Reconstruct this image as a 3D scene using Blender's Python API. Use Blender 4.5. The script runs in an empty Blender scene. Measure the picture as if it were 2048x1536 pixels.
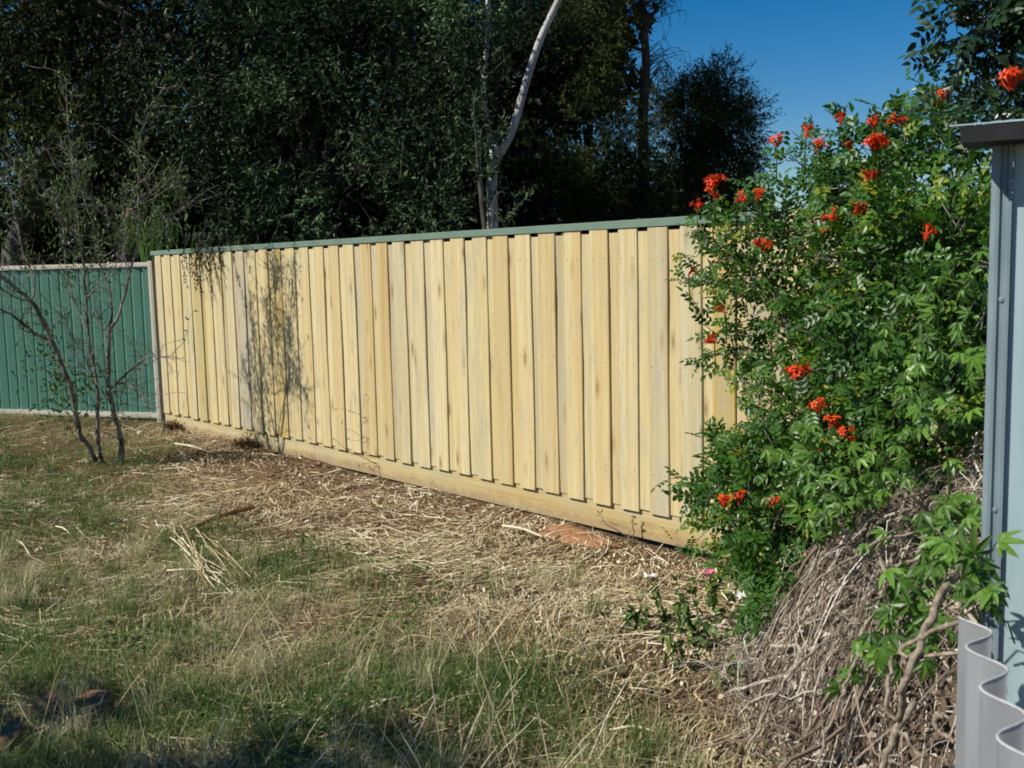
import bpy, math, random
import numpy as np
from mathutils import Matrix, Vector

S = bpy.context.scene
random.seed(7)
rng = np.random.default_rng(7)

# ------------------------------------------------------------------ camera, sky, sun, exposure
FPX, CAMH = 2080.0, 1.55                       # focal length in photo pixels (2048 wide), eye height
PITCH, ROLL = math.atan(233 / FPX), math.atan(.0227)
cf = np.array([0, math.cos(PITCH), -math.sin(PITCH)])
_u0 = np.array([0, math.sin(PITCH), math.cos(PITCH)])
_r0 = np.array([1., 0, 0])
cr = math.cos(ROLL) * _r0 - math.sin(ROLL) * _u0
cu = math.sin(ROLL) * _r0 + math.cos(ROLL) * _u0
C0 = np.array([0, 0, CAMH])
cam = bpy.data.cameras.new('camera')
cam.sensor_width = 36; cam.lens = 36 * FPX / 2048
cam.clip_start = .05; cam.clip_end = 3000
cam.dof.use_dof = True; cam.dof.focus_distance = 7.0; cam.dof.aperture_fstop = 9.0
camo = bpy.data.objects.new('camera', cam); S.collection.objects.link(camo)
camo.matrix_world = Matrix(((cr[0], cu[0], -cf[0], 0), (cr[1], cu[1], -cf[1], 0), (cr[2], cu[2], -cf[2], CAMH), (0, 0, 0, 1)))
S.camera = camo

SUN_EL = math.radians(42)
LX, LY = .952, .306                            # ground direction in which shadows fall
SUNV = np.array([-LX * math.cos(SUN_EL), -LY * math.cos(SUN_EL), math.sin(SUN_EL)])
w = bpy.data.worlds.new('World'); S.world = w; w.use_nodes = True
wn = w.node_tree.nodes; wl = w.node_tree.links
sky = wn.new('ShaderNodeTexSky'); sky.sky_type = 'NISHITA'; sky.sun_disc = False
sky.sun_elevation = SUN_EL
sky.sun_rotation = math.atan2(SUNV[0], SUNV[1])
sky.air_density = 1.0; sky.dust_density = 0.0; sky.ozone_density = 3.0; sky.altitude = 600
hs = wn.new('ShaderNodeHueSaturation'); hs.inputs['Saturation'].default_value = 1.5; hs.inputs['Hue'].default_value = .502
wl.new(sky.outputs[0], hs.inputs['Color'])
wl.new(hs.outputs[0], wn['Background'].inputs['Color'])
wn['Background'].inputs['Strength'].default_value = .068
sl = bpy.data.lights.new('sun', 'SUN'); sl.energy = 4.8; sl.angle = math.radians(.55); sl.color = (1, .96, .88)
so = bpy.data.objects.new('sun', sl); S.collection.objects.link(so)
so.rotation_euler = Vector(SUNV).to_track_quat('Z', 'Y').to_euler()
S.view_settings.view_transform = 'Standard'; S.view_settings.look = 'None'
S.view_settings.exposure = 0.32; S.view_settings.gamma = 1
S.render.engine = 'CYCLES'
S.cycles.max_bounces = 3; S.cycles.diffuse_bounces = 2; S.cycles.glossy_bounces = 2
S.cycles.transparent_max_bounces = 4; S.cycles.transmission_bounces = 2
S.cycles.caustics_reflective = False; S.cycles.caustics_refractive = False
S.cycles.filter_width = 1.8; S.cycles.use_light_tree = False; S.cycles.use_adaptive_sampling = True; S.cycles.adaptive_threshold = .02

# ------------------------------------------------------------------ maths helpers
def ray(x, y): return cf + cr * (x - 1024) / FPX - cu * (y - 768) / FPX
def P(x, y, Y):
    d = ray(x, y); return C0 + d * (Y / d[1])
def G(x, y, z=0.):
    d = ray(x, y); return C0 + d * ((z - CAMH) / d[2])
def unit(v):
    v = np.asarray(v, float); return v / (np.linalg.norm(v, axis=-1, keepdims=True) + 1e-12)
_ng = np.random.default_rng(3).random((64, 64))
def noise2(x, y):
    x = np.asarray(x, float) + 100; y = np.asarray(y, float) + 100
    xi = np.floor(x).astype(int); yi = np.floor(y).astype(int); fx = x - xi; fy = y - yi
    fx = fx * fx * (3 - 2 * fx); fy = fy * fy * (3 - 2 * fy)
    g = lambda i, j: _ng[i % 64, j % 64]
    return (g(xi, yi) * (1 - fx) + g(xi + 1, yi) * fx) * (1 - fy) + (g(xi, yi + 1) * (1 - fx) + g(xi + 1, yi + 1) * fx) * fy
def sstep(a, b, x):
    t = np.clip((np.asarray(x, float) - a) / (b - a), 0, 1); return t * t * (3 - 2 * t)
def gz(x, y):
    x = np.asarray(x, float); y = np.asarray(y, float)
    z = .06 * (noise2(x * .8, y * .8) - .5) + .035 * (noise2(x * 2.7 + 9, y * 2.7) - .5) + .016 * (noise2(x * 9, y * 9 + 5) - .5)
    z = z + .05 * sstep(-3.0, -5.0, x) * sstep(8.5, 11, y)
    df = ((np.stack([x, y], -1) - FA[:2]) @ FN[:2]) if 'FA' in globals() else 9
    return z - .015 - .05 * sstep(6.5, 5.5, y) * sstep(.9, .1, df)

# fence line (unprojected from the photograph's corner and near end)
FA = G(330, 850); FB = G(1415, 1100)
FD = unit(FB - FA); FN = np.array([FD[1], -FD[0], 0.])       # FN: towards the yard
if FN[1] > 0: FN = -FN
def onfence(px, py, off=0.):
    d = ray(px, py); p0 = FA + FN * off
    return C0 + d * (((p0 - C0) @ FN) / (d @ FN))

# ------------------------------------------------------------------ mesh helpers
COL = S.collection
def tag(o, label=None, cat=None, group=None, kind=None):
    if label: o['label'] = label
    if cat: o['category'] = cat
    if group: o['group'] = group
    if kind: o['kind'] = kind
    return o
def empty(name, loc, rz=0., **k):
    o = bpy.data.objects.new(name, None); COL.objects.link(o); o.location = [float(v) for v in loc]; o.rotation_euler[2] = rz
    o.empty_display_size = .1
    return tag(o, **k)
class MB:
    """collects vertices, faces and a per-vertex tint; build() links them as one mesh object"""
    def __init__(s): s.V = []; s.F = {3: [], 4: []}; s.T = []; s.n = 0; s.big = []
    def add(s, V, F, tint=0.):
        V = np.asarray(V, float).reshape(-1, 3); F = np.asarray(F, int)
        s.V.append(V); s.F[F.shape[1]].append(F + s.n)
        s.T.append(np.broadcast_to(np.asarray(tint, float), (len(V),))); s.n += len(V)
        return s
    def addn(s, V, faces, tint=0.):
        base = s.n
        V = np.asarray(V, float); s.V.append(V); s.T.append(np.broadcast_to(np.asarray(tint, float), (len(V),))); s.n += len(V)
        for f in faces: s.big.append([i + base for i in f])
        return s
    def tube(s, pts, rad, k=5, tint=0., cap=True):
        pts = np.asarray(pts, float); n = len(pts); rad = np.broadcast_to(np.asarray(rad, float), (n,))
        t = np.gradient(pts, axis=0); t = unit(t)
        ref = np.array([0, 0, 1.]) if abs(t[:, 2]).mean() < .9 else np.array([1., 0, 0])
        a = unit(np.cross(t, ref)); b = np.cross(t, a)
        th = np.arange(k) * 2 * math.pi / k
        ring = pts[:, None] + rad[:, None, None] * (a[:, None] * np.cos(th)[None, :, None] + b[:, None] * np.sin(th)[None, :, None])
        i = np.arange(n - 1)[:, None] * k; j = np.arange(k)[None]; j2 = (j + 1) % k
        F = np.stack([i + j, i + j2, i + k + j2, i + k + j], -1).reshape(-1, 4)
        tt = np.repeat(np.broadcast_to(np.asarray(tint, float), (n,)), k)
        base = s.n
        s.add(ring.reshape(-1, 3), F, tt)
        if cap:
            s.big.append([base + q for q in range(k)][::-1]); s.big.append([base + (n - 1) * k + q for q in range(k)])
        return s
    def box(s, x0, x1, y0, y1, z0, z1, tint=0.):
        V = [(x, y, z) for z in (z0, z1) for y in (y0, y1) for x in (x0, x1)]
        F = [(0, 2, 3, 1), (4, 5, 7, 6), (0, 1, 5, 4), (2, 6, 7, 3), (0, 4, 6, 2), (1, 3, 7, 5)]
        return s.add(V, F, tint)
    def mesh(s, name, mat, smooth=False):
        V = np.concatenate(s.V); T = np.concatenate(s.T)
        idx = []; sizes = []
        for k in (3, 4):
            if s.F[k]:
                f = np.concatenate(s.F[k]); idx.append(f.ravel()); sizes.append(np.full(len(f), k))
        if s.big:
            idx.append(np.concatenate([np.array(f) for f in s.big])); sizes.append(np.array([len(f) for f in s.big]))
        idx = np.concatenate(idx); sizes = np.concatenate(sizes)
        me = bpy.data.meshes.new(name)
        me.vertices.add(len(V)); me.vertices.foreach_set('co', V.astype(np.float32).ravel())
        me.loops.add(len(idx)); me.loops.foreach_set('vertex_index', idx.astype(np.int32))
        me.polygons.add(len(sizes)); me.polygons.foreach_set('loop_start', np.concatenate([[0], np.cumsum(sizes)[:-1]]).astype(np.int32))
        me.polygons.foreach_set('loop_total', sizes.astype(np.int32))
        me.polygons.foreach_set('use_smooth', np.full(len(sizes), bool(smooth)))
        at = me.attributes.new('tint', 'FLOAT', 'POINT'); at.data.foreach_set('value', T.astype(np.float32))
        me.update(calc_edges=True); me.validate()
        if mat: me.materials.append(mat)
        return me
    def build(s, name, mat, parent=None, smooth=False, **k):
        if parent is not None and parent.type == 'EMPTY':      # vertices are given in world space
            off = np.array(parent.location)
            if parent.parent is not None: off = off + np.array(parent.parent.location)
            s.V = [v - off for v in s.V]
        me = s.mesh(name, mat, smooth)
        o = bpy.data.objects.new(name, me); COL.objects.link(o); o.parent = parent
        return tag(o, **k)
def spline(pts, n):
    p = np.asarray(pts, float); m = len(p)
    if m == 2: return p[0] + (p[1] - p[0]) * np.linspace(0, 1, n)[:, None]
    q = np.vstack([2 * p[0] - p[1], p, 2 * p[-1] - p[-2]])
    u = np.linspace(0, m - 1 - 1e-6, n); i = u.astype(int); t = (u - i)[:, None]
    a, b, c, d = q[i], q[i + 1], q[i + 2], q[i + 3]
    return .5 * ((2 * b) + (-a + c) * t + (2 * a - 5 * b + 4 * c - d) * t ** 2 + (-a + 3 * b - 3 * c + d) * t ** 3)
def add_leaves(mb, pos, d, nrm, L, W, tint, fold=.25, curl=.0, fine=False):
    """many leaves at once; fine = six-point curved leaf, else a folded diamond"""
    pos = np.asarray(pos, float); n = len(pos); d = unit(d); nrm = np.asarray(nrm, float)
    side = unit(np.cross(d, nrm)); up = np.cross(side, d)
    L = np.broadcast_to(np.asarray(L, float), (n,))[:, None]; W = np.broadcast_to(np.asarray(W, float), (n,))[:, None] / 2
    if fine:
        cz = -curl * L
        v = [pos,
             pos + d * L * .32 + side * W + up * (fold * W), pos + d * L * .32 - side * W + up * (fold * W),
             pos + d * L * .32 + up * 0 + up * cz * .1,
             pos + d * L * .70 + side * W * .72 + up * (fold * W * .7 + cz * .45), pos + d * L * .70 - side * W * .72 + up * (fold * W * .7 + cz * .45),
             pos + d * L * .70 + up * cz * .5,
             pos + d * L + up * cz]
        V = np.stack(v, 1).reshape(-1, 3)
        f = np.array([(0, 1, 3), (0, 3, 2), (1, 4, 6), (1, 6, 3), (3, 6, 5), (3, 5, 2), (4, 7, 6), (6, 7, 5)])
        F = (np.arange(n)[:, None, None] * 8 + f[None]).reshape(-1, 3); k = 8
    else:
        m = pos + d * L * .45
        V = np.stack([pos, m + side * W + up * W * fold, pos + d * L - up * curl * L, m - side * W + up * W * fold], 1).reshape(-1, 3)
        f = np.array([(0, 1, 2), (0, 2, 3)]); F = (np.arange(n)[:, None, None] * 4 + f[None]).reshape(-1, 3); k = 4
    mb.add(V, F, np.repeat(np.broadcast_to(np.asarray(tint, float), (n,)), k))
def rdir(n): return unit(rng.normal(size=(n, 3)))

# ------------------------------------------------------------------ materials
def mat_new(name):
    m = bpy.data.materials.new(name); m.use_nodes = True
    nt = m.node_tree; return m, nt, nt.nodes['Principled BSDF'], nt.nodes['Material Output']
def N(nt, t, **k):
    n = nt.nodes.new(t)
    for a, b in k.items():
        if a in n.inputs.keys(): n.inputs[a].default_value = b
        else: setattr(n, a, b)
    return n
def ramp(nt, stops, src=None):
    r = nt.nodes.new('ShaderNodeValToRGB'); e = r.color_ramp.elements
    while len(e) > 1: e.remove(e[-1])
    e[0].position = stops[0][0]; e[0].color = (*stops[0][1], 1)
    for p, c in stops[1:]:
        q = e.new(p); q.color = (*c, 1)
    if src is not None: nt.links.new(src, r.inputs['Fac'])
    return r
def bump(nt, b, src, dist=.01, strength=.6):
    bp = nt.nodes.new('ShaderNodeBump'); bp.inputs['Distance'].default_value = dist; bp.inputs['Strength'].default_value = strength
    nt.links.new(src, bp.inputs['Height']); nt.links.new(bp.outputs[0], b.inputs['Normal'])
def leaf_mat(name, stops, rough=.45, trans=.25, spec=.5, tcol=None):
    m, nt, b, out = mat_new(name)
    at = N(nt, 'ShaderNodeAttribute', attribute_name='tint')
    r = ramp(nt, stops, at.outputs['Fac'])
    nt.links.new(r.outputs[0], b.inputs['Base Color'])
    b.inputs['Roughness'].default_value = rough; b.inputs['Specular IOR Level'].default_value = spec
    if trans > 0:
        tr = N(nt, 'ShaderNodeBsdfTranslucent'); mx = N(nt, 'ShaderNodeMixShader'); mx.inputs[0].default_value = trans
        if tcol:
            mc = N(nt, 'ShaderNodeMix', data_type='RGBA', blend_type='MULTIPLY'); mc.inputs[0].default_value = 1
            nt.links.new(r.outputs[0], mc.inputs[6]); mc.inputs[7].default_value = (*tcol, 1)
            nt.links.new(mc.outputs[2], tr.inputs[0])
        else: nt.links.new(r.outputs[0], tr.inputs[0])
        nt.links.new(b.outputs[0], mx.inputs[1]); nt.links.new(tr.outputs[0], mx.inputs[2]); nt.links.new(mx.outputs[0], out.inputs[0])
    return m
def noise_mat(name, c1, c2, scale=8, rough=.8, stretch=(1, 1, 1), bumpd=.004, detail=6, metallic=0., lo=.35, hi=.65, spec=.3):
    m, nt, b, out = mat_new(name)
    tc = N(nt, 'ShaderNodeTexCoord'); mp = N(nt, 'ShaderNodeMapping'); mp.inputs['Scale'].default_value = stretch
    nt.links.new(tc.outputs['Object'], mp.inputs[0])
    nz = N(nt, 'ShaderNodeTexNoise', Scale=scale, Detail=detail, Roughness=.6); nt.links.new(mp.outputs[0], nz.inputs['Vector'])
    r = ramp(nt, [(lo, c1), (hi, c2)], nz.outputs['Fac'])
    nt.links.new(r.outputs[0], b.inputs['Base Color']); b.inputs['Roughness'].default_value = rough
    b.inputs['Metallic'].default_value = metallic; b.inputs['Specular IOR Level'].default_value = spec
    if bumpd: bump(nt, b, nz.outputs['Fac'], bumpd)
    return m
def wood_mat(name, horizontal=False):
    m, nt, b, out = mat_new(name)
    L = nt.links.new
    tc = N(nt, 'ShaderNodeTexCoord'); oi = N(nt, 'ShaderNodeObjectInfo')
    off = N(nt, 'ShaderNodeVectorMath', operation='SCALE'); off.inputs[0].default_value = (37, 11, 53)
    L(oi.outputs['Random'], off.inputs['Scale'])
    ad = N(nt, 'ShaderNodeVectorMath', operation='ADD'); L(tc.outputs['Object'], ad.inputs[0]); L(off.outputs[0], ad.inputs[1])
    def mapped(sc):
        mp = N(nt, 'ShaderNodeMapping'); mp.inputs['Scale'].default_value = sc if not horizontal else (sc[2], sc[1], sc[0])
        L(ad.outputs[0], mp.inputs[0]); return mp
    # broad colour of the board
    base = ramp(nt, [(0, (.51, .41, .22)), (.15, (.56, .475, .27)), (.35, (.60, .52, .315)), (.55, (.52, .465, .30)), (.75, (.59, .505, .28)), (.88, (.45, .40, .285)), (.97, (.48, .375, .14))] if not horizontal else [(0, (.48, .40, .21)), (1, (.51, .43, .24))], oi.outputs['Random'])
    # warm heartwood bands running along the board
    g1 = N(nt, 'ShaderNodeTexNoise', Scale=1, Detail=3, Roughness=.5); L(mapped((22, 22, .35)).outputs[0], g1.inputs['Vector'])
    r1 = ramp(nt, [(.38, (1, 1, 1)), (.60, (.90, .80, .62)), (.72, (.82, .66, .42))], g1.outputs['Fac'])
    m1 = N(nt, 'ShaderNodeMix', data_type='RGBA', blend_type='MULTIPLY'); m1.inputs[0].default_value = .75
    L(base.outputs[0], m1.inputs[6]); L(r1.outputs[0], m1.inputs[7])
    # fine grain
    g2 = N(nt, 'ShaderNodeTexNoise', Scale=1, Detail=6, Roughness=.65); L(mapped((160, 160, 2.2)).outputs[0], g2.inputs['Vector'])
    r2 = ramp(nt, [(.3, (.80, .76, .68)), (.6, (1.04, 1.03, 1.0))], g2.outputs['Fac'])
    m2 = N(nt, 'ShaderNodeMix', data_type='RGBA', blend_type='MULTIPLY'); m2.inputs[0].default_value = .8
    L(m1.outputs[2], m2.inputs[6]); L(r2.outputs[0], m2.inputs[7])
    # blotchy cloudiness and blue-grey sap stain
    g3 = N(nt, 'ShaderNodeTexNoise', Scale=1, Detail=5, Roughness=.7); L(mapped((14, 14, 2.4)).outputs[0], g3.inputs['Vector'])
    st = N(nt, 'ShaderNodeMath', operation='MULTIPLY_ADD'); st.inputs[1].default_value = .16; L(oi.outputs['Random'], st.inputs[0]); L(g3.outputs['Fac'], st.inputs[2])
    r3 = ramp(nt, [(.56, (0, 0, 0)), (.76, (1, 1, 1))], st.outputs[0])
    m3 = N(nt, 'ShaderNodeMix', data_type='RGBA'); m3.inputs[7].default_value = (.36, .34, .26, 1)
    f3 = N(nt, 'ShaderNodeMath', operation='MULTIPLY'); f3.inputs[1].default_value = .58; L(r3.outputs[0], f3.inputs[0]); L(f3.outputs[0], m3.inputs[0])
    L(m2.outputs[2], m3.inputs[6])
    # knots and specks
    kn = N(nt, 'ShaderNodeTexVoronoi', Scale=1); L(mapped((9, 3, 2.6)).outputs[0], kn.inputs['Vector'])
    rk = ramp(nt, [(.07, (1, 1, 1)), (.13, (.4, .4, .4)), (.26, (0, 0, 0))], kn.outputs['Distance'])
    m4 = N(nt, 'ShaderNodeMix', data_type='RGBA'); m4.inputs[7].default_value = (.26, .15, .06, 1)
    f4 = N(nt, 'ShaderNodeMath', operation='MULTIPLY'); f4.inputs[1].default_value = .85; L(rk.outputs[0], f4.inputs[0]); L(f4.outputs[0], m4.inputs[0])
    L(m3.outputs[2], m4.inputs[6])
    sp = N(nt, 'ShaderNodeTexNoise', Scale=1, Detail=2, Roughness=.5); L(mapped((150, 60, 42)).outputs[0], sp.inputs['Vector'])
    sa = N(nt, 'ShaderNodeMath', operation='MULTIPLY_ADD'); sa.inputs[1].default_value = .35; L(g3.outputs['Fac'], sa.inputs[0]); L(sp.outputs['Fac'], sa.inputs[2])
    rs = ramp(nt, [(.86, (0, 0, 0)), (.92, (1, 1, 1))], sa.outputs[0])
    m5 = N(nt, 'ShaderNodeMix', data_type='RGBA'); m5.inputs[7].default_value = (.16, .13, .10, 1)
    f5 = N(nt, 'ShaderNodeMath', operation='MULTIPLY'); f5.inputs[1].default_value = .7; L(rs.outputs[0], f5.inputs[0]); L(f5.outputs[0], m5.inputs[0])
    L(m4.outputs[2], m5.inputs[6])
    last = m5
    sx = N(nt, 'ShaderNodeSeparateXYZ'); L(tc.outputs['Object'], sx.inputs[0])
    def mth(op, a, b_=None):
        q = N(nt, 'ShaderNodeMath', operation=op)
        for i_, v in enumerate((a, b_)):
            if v is None: continue
            if isinstance(v, (int, float)): q.inputs[i_].default_value = v
            else: L(v, q.inputs[i_])
        return q.outputs[0]
    if not horizontal:                           # nail heads where the rails are
        dx = mth('ABSOLUTE', mth('SUBTRACT', mth('ABSOLUTE', sx.outputs[0]), .042)); msk = None
        jz = mth('MULTIPLY', mth('SUBTRACT', oi.outputs['Random'], .5), .03)
        for zr in (.235, .845, 1.445):
            dz = mth('SUBTRACT', mth('ADD', sx.outputs[2], jz), zr)
            dd = mth('SQRT', mth('ADD', mth('MULTIPLY', dx, dx), mth('MULTIPLY', dz, dz)))
            lt = mth('LESS_THAN', dd, .0042); msk = lt if msk is None else mth('MAXIMUM', msk, lt)
        m6 = N(nt, 'ShaderNodeMix', data_type='RGBA'); m6.inputs[7].default_value = (.09, .08, .07, 1); L(mth('MULTIPLY', msk, .8), m6.inputs[0]); L(last.outputs[2], m6.inputs[6]); last = m6
    else:                                        # soil splashed up the plinth board
        sp2 = N(nt, 'ShaderNodeTexNoise', Scale=9, Detail=6, Roughness=.7); L(ad.outputs[0], sp2.inputs['Vector'])
        hgt = mth('ADD', mth('MULTIPLY', sx.outputs[2], -9.), mth('MULTIPLY', sp2.outputs['Fac'], 1.6))
        rr = ramp(nt, [(.12, (0, 0, 0)), (.6, (1, 1, 1))], hgt)
        m6 = N(nt, 'ShaderNodeMix', data_type='RGBA'); m6.inputs[7].default_value = (.26, .16, .085, 1); L(mth('MULTIPLY', rr.outputs[0], .6), m6.inputs[0]); L(last.outputs[2], m6.inputs[6]); last = m6
    L(last.outputs[2], b.inputs['Base Color']); b.inputs['Roughness'].default_value = .8; b.inputs['Specular IOR Level'].default_value = .15
    bump(nt, b, g2.outputs['Fac'], .002, .5)
    return m
M = {}
M['wood'] = wood_mat('treated_pine')
M['wood_h'] = wood_mat('treated_pine_plinth', True)
M['cap'] = noise_mat('green_capping_paint', (.125, .185, .135), (.16, .22, .165), 5, .5, bumpd=0)
M['green_sheet'] = noise_mat('green_sheet_paint', (.085, .215, .155), (.10, .24, .175), 2, .5, bumpd=0, spec=.3)
M['cream'] = noise_mat('cream_rail_paint', (.50, .46, .37), (.56, .52, .42), 4, .5, bumpd=0)
M['bark'] = noise_mat('dark_bark', (.022, .016, .012), (.085, .065, .05), 30, .9, (1, 1, .3), .006)
M['bark_grey'] = noise_mat('grey_bark', (.03, .026, .022), (.14, .12, .095), 26, .9, (1, 1, .3), .006)
M['bark_pale'] = noise_mat('pale_gum_bark', (.17, .155, .135), (.52, .50, .46), 5, .7, (1, 1, .35), .004)
M['bark_small'] = noise_mat('small_tree_bark', (.035, .028, .022), (.30, .27, .235), 16, .85, (1, 1, .5), .003)
M['olive'] = leaf_mat('olive_leaf', [(0, (.006, .011, .004)), (.4, (.014, .026, .009)), (.75, (.044, .080, .026)), (1, (.125, .195, .08))], .5, .15, .14)
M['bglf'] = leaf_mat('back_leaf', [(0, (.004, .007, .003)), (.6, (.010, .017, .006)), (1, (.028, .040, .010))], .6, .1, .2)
M['leftlf'] = leaf_mat('yellow_green_leaf', [(0, (.006, .011, .003)), (.6, (.020, .033, .008)), (1, (.085, .105, .018))], .55, .25, .12)
M['pine'] = leaf_mat('needle_leaf', [(0, (.006, .013, .006)), (.55, (.018, .034, .012)), (.85, (.042, .058, .015)), (1, (.10, .11, .024))], .6, .15, .1)
M['honey'] = leaf_mat('honeysuckle_leaf', [(0, (.016, .048, .008)), (.45, (.040, .115, .014)), (.8, (.080, .185, .024)), (.93, (.15, .23, .022)), (1, (.34, .35, .03))], .4, .3, .42, (1.5, 1.5, .6))
M['palm'] = leaf_mat('palmate_leaf', [(0, (.045, .10, .014)), (.6, (.095, .20, .026)), (1, (.16, .29, .04))], .42, .3, .45, (1.5, 1.5, .6))
M['dark_over'] = leaf_mat('overhang_leaf', [(0, (.008, .020, .008)), (.7, (.02, .05, .016)), (1, (.05, .10, .03))], .35, .2, .5)
M['flower'] = leaf_mat('orange_petal', [(0, (.62, .035, .012)), (.6, (.80, .075, .012)), (1, (.85, .17, .02))], .5, .3, .3)
M['pink'] = leaf_mat('pink_petal', [(0, (.80, .16, .36)), (1, (.85, .28, .48))], .5, .3, .3)
M['grass'] = leaf_mat('grass_blade', [(0, (.055, .125, .020)), (.35, (.125, .205, .046)), (.58, (.27, .28, .115)), (.8, (.50, .43, .22)), (1, (.68, .61, .40))], .6, .3, .25)
M['straw'] = leaf_mat('straw', [(0, (.11, .065, .035)), (.25, (.26, .16, .085)), (.55, (.50, .38, .20)), (.85, (.66, .55, .33)), (1, (.80, .72, .52))], .6, .1, .3)
M['weed'] = leaf_mat('weed_leaf', [(0, (.035, .075, .014)), (.6, (.085, .16, .026)), (1, (.17, .23, .04))], .5, .25, .35)
M['vine'] = leaf_mat('dry_vine_bark', [(0, (.07, .045, .03)), (.35, (.20, .145, .10)), (.7, (.40, .33, .25)), (1, (.62, .56, .47))], .8, 0, .2)
M['litter'] = leaf_mat('dead_leaf', [(0, (.06, .03, .018)), (.6, (.16, .08, .04)), (1, (.30, .18, .09))], .7, .1, .2)
M['galv_shaded'] = noise_mat('shaded_zinc_post', (.17, .225, .245), (.22, .28, .30), 14, .5, (1, 1, .6), 0, metallic=.15)  # wall zinc again, with the post's shaded tone put into the colour
M['galv'] = noise_mat('weathered_zinc', (.30, .41, .425), (.39, .50, .51), 9, .5, (1, 1, .12), 0, metallic=.15)
M['fibro'] = noise_mat('fibre_cement', (.24, .225, .215), (.36, .34, .325), 16, .85, (1, 1, .4), .001)
def sheet_mat():
    m = noise_mat('weathered_fibre_sheet', (.40, .395, .39), (.56, .56, .55), 9, .7, (1, 1, .25), 0); nt = m.node_tree; b = nt.nodes['Principled BSDF']; out = nt.nodes['Material Output']
    tr = N(nt, 'ShaderNodeBsdfTranslucent'); mx = N(nt, 'ShaderNodeMixShader'); mx.inputs[0].default_value = .62
    nt.links.new(b.inputs['Base Color'].links[0].from_socket, tr.inputs[0]); nt.links.new(b.outputs[0], mx.inputs[1]); nt.links.new(tr.outputs[0], mx.inputs[2]); nt.links.new(mx.outputs[0], out.inputs[0]); return m
M['fibro'] = sheet_mat()
M['fascia'] = noise_mat('dark_fascia', (.006, .006, .006), (.012, .012, .012), 10, .7, bumpd=.002)
M['stone'] = noise_mat('limestone', (.50, .43, .33), (.75, .70, .60), 20, .9, bumpd=.01)
M['lump'] = noise_mat('brown_clay', (.10, .055, .03), (.24, .135, .075), 14, .9, bumpd=.012)
M['clay'] = noise_mat('red_clay', (.22, .10, .05), (.38, .20, .10), 18, .9, bumpd=.008)
M['stick'] = noise_mat('red_brown_stick', (.12, .055, .028), (.30, .16, .08), 24, .85, bumpd=.004)
M['paper'] = noise_mat('white_paper', (.75, .73, .70), (.85, .84, .82), 9, .7, bumpd=0)
def ground_mat():
    m, nt, b, out = mat_new('soil_and_thatch'); L = nt.links.new
    tc = N(nt, 'ShaderNodeTexCoord')
    n1 = N(nt, 'ShaderNodeTexNoise', Scale=1.1, Detail=5, Roughness=.6); L(tc.outputs['Object'], n1.inputs['Vector'])
    n2 = N(nt, 'ShaderNodeTexNoise', Scale=55, Detail=8, Roughness=.75); L(tc.outputs['Object'], n2.inputs['Vector'])
    r1 = ramp(nt, [(.35, (.13, .088, .056)), (.55, (.19, .125, .078)), (.7, (.25, .18, .11))], n1.outputs['Fac'])
    r2 = ramp(nt, [(.3, (.35, .3, .26)), (.55, (1, .95, .85)), (.75, (1.7, 1.6, 1.35))], n2.outputs['Fac'])
    mx = N(nt, 'ShaderNodeMix', data_type='RGBA', blend_type='MULTIPLY'); mx.inputs[0].default_value = 1
    L(r1.outputs[0], mx.inputs[6]); L(r2.outputs[0], mx.inputs[7]); L(mx.outputs[2], b.inputs['Base Color'])
    b.inputs['Roughness'].default_value = .95; b.inputs['Specular IOR Level'].default_value = .1
    bump(nt, b, n2.outputs['Fac'], .02, .8)
    return m
M['ground'] = ground_mat()

# ------------------------------------------------------------------ ground
xs = np.concatenate([[-400, -150, -60, -25, -14], np.arange(-9, 6.01, .07), [9, 14, 25, 60, 150, 400]])
ys = np.concatenate([[-60, -20, -8, -3], np.arange(-1, 14.01, .07), [17, 22, 32, 60, 150, 400, 1200]])
gx, gy = np.meshgrid(xs, ys); nx, ny = len(xs), len(ys)
gV = np.stack([gx, gy, gz(gx, gy)], -1).reshape(-1, 3)
ii = (np.arange(ny - 1)[:, None] * nx + np.arange(nx - 1)[None]).ravel()
MB().add(gV, np.stack([ii, ii + 1, ii + nx + 1, ii + nx], -1)).build('ground', M['ground'], smooth=True, kind='structure',
    label='bare brown yard soil under the straw and grass', cat='ground')

# ------------------------------------------------------------------ timber fence
FRZ = math.atan2(FD[1], FD[0])                  # local +x along the fence towards the camera side, -y towards the yard
fence = empty('timber_fence', FA, FRZ, label='tall new pale timber paling fence with green capping', cat='fence')
CAPEND = float((onfence(1535, 440) - FA) @ FD)  # the capped bay ends inside the shrub
LEN = 10.9
def paling_mesh(wd, h, th, seed):
    r = random.Random(seed); c = .0035
    prof = [(-wd / 2, 0), (-wd / 2, -th + c), (-wd / 2 + c, -th), (wd / 2 - c, -th), (wd / 2, -th + c), (wd / 2, 0)]
    zz = np.linspace(0, h, 5); bow = [r.uniform(-.0025, .0025) for _ in zz]; bw = [r.uniform(-.002, .002) for _ in zz]
    V = [(x + bw[i], y + (bow[i] if y < -.001 else 0), z) for i, z in enumerate(zz) for x, y in prof]
    F = []
    for i in range(4):
        for j in range(6):
            j2 = (j + 1) % 6; F.append((i * 6 + j, i * 6 + j2, i * 6 + 6 + j2, i * 6 + 6 + j))
    mb = MB(); mb.add(V, F); mb.big += [list(range(6)), [24 + q for q in range(6)][::-1]]
    return mb.mesh('paling', M['wood'])
front_m = [paling_mesh(.144 + random.uniform(-.004, .004), 1.625, .0105, i) for i in range(6)]
back_m = [paling_mesh(.150, 1.580, .0090, 20 + i) for i in range(4)]
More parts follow.
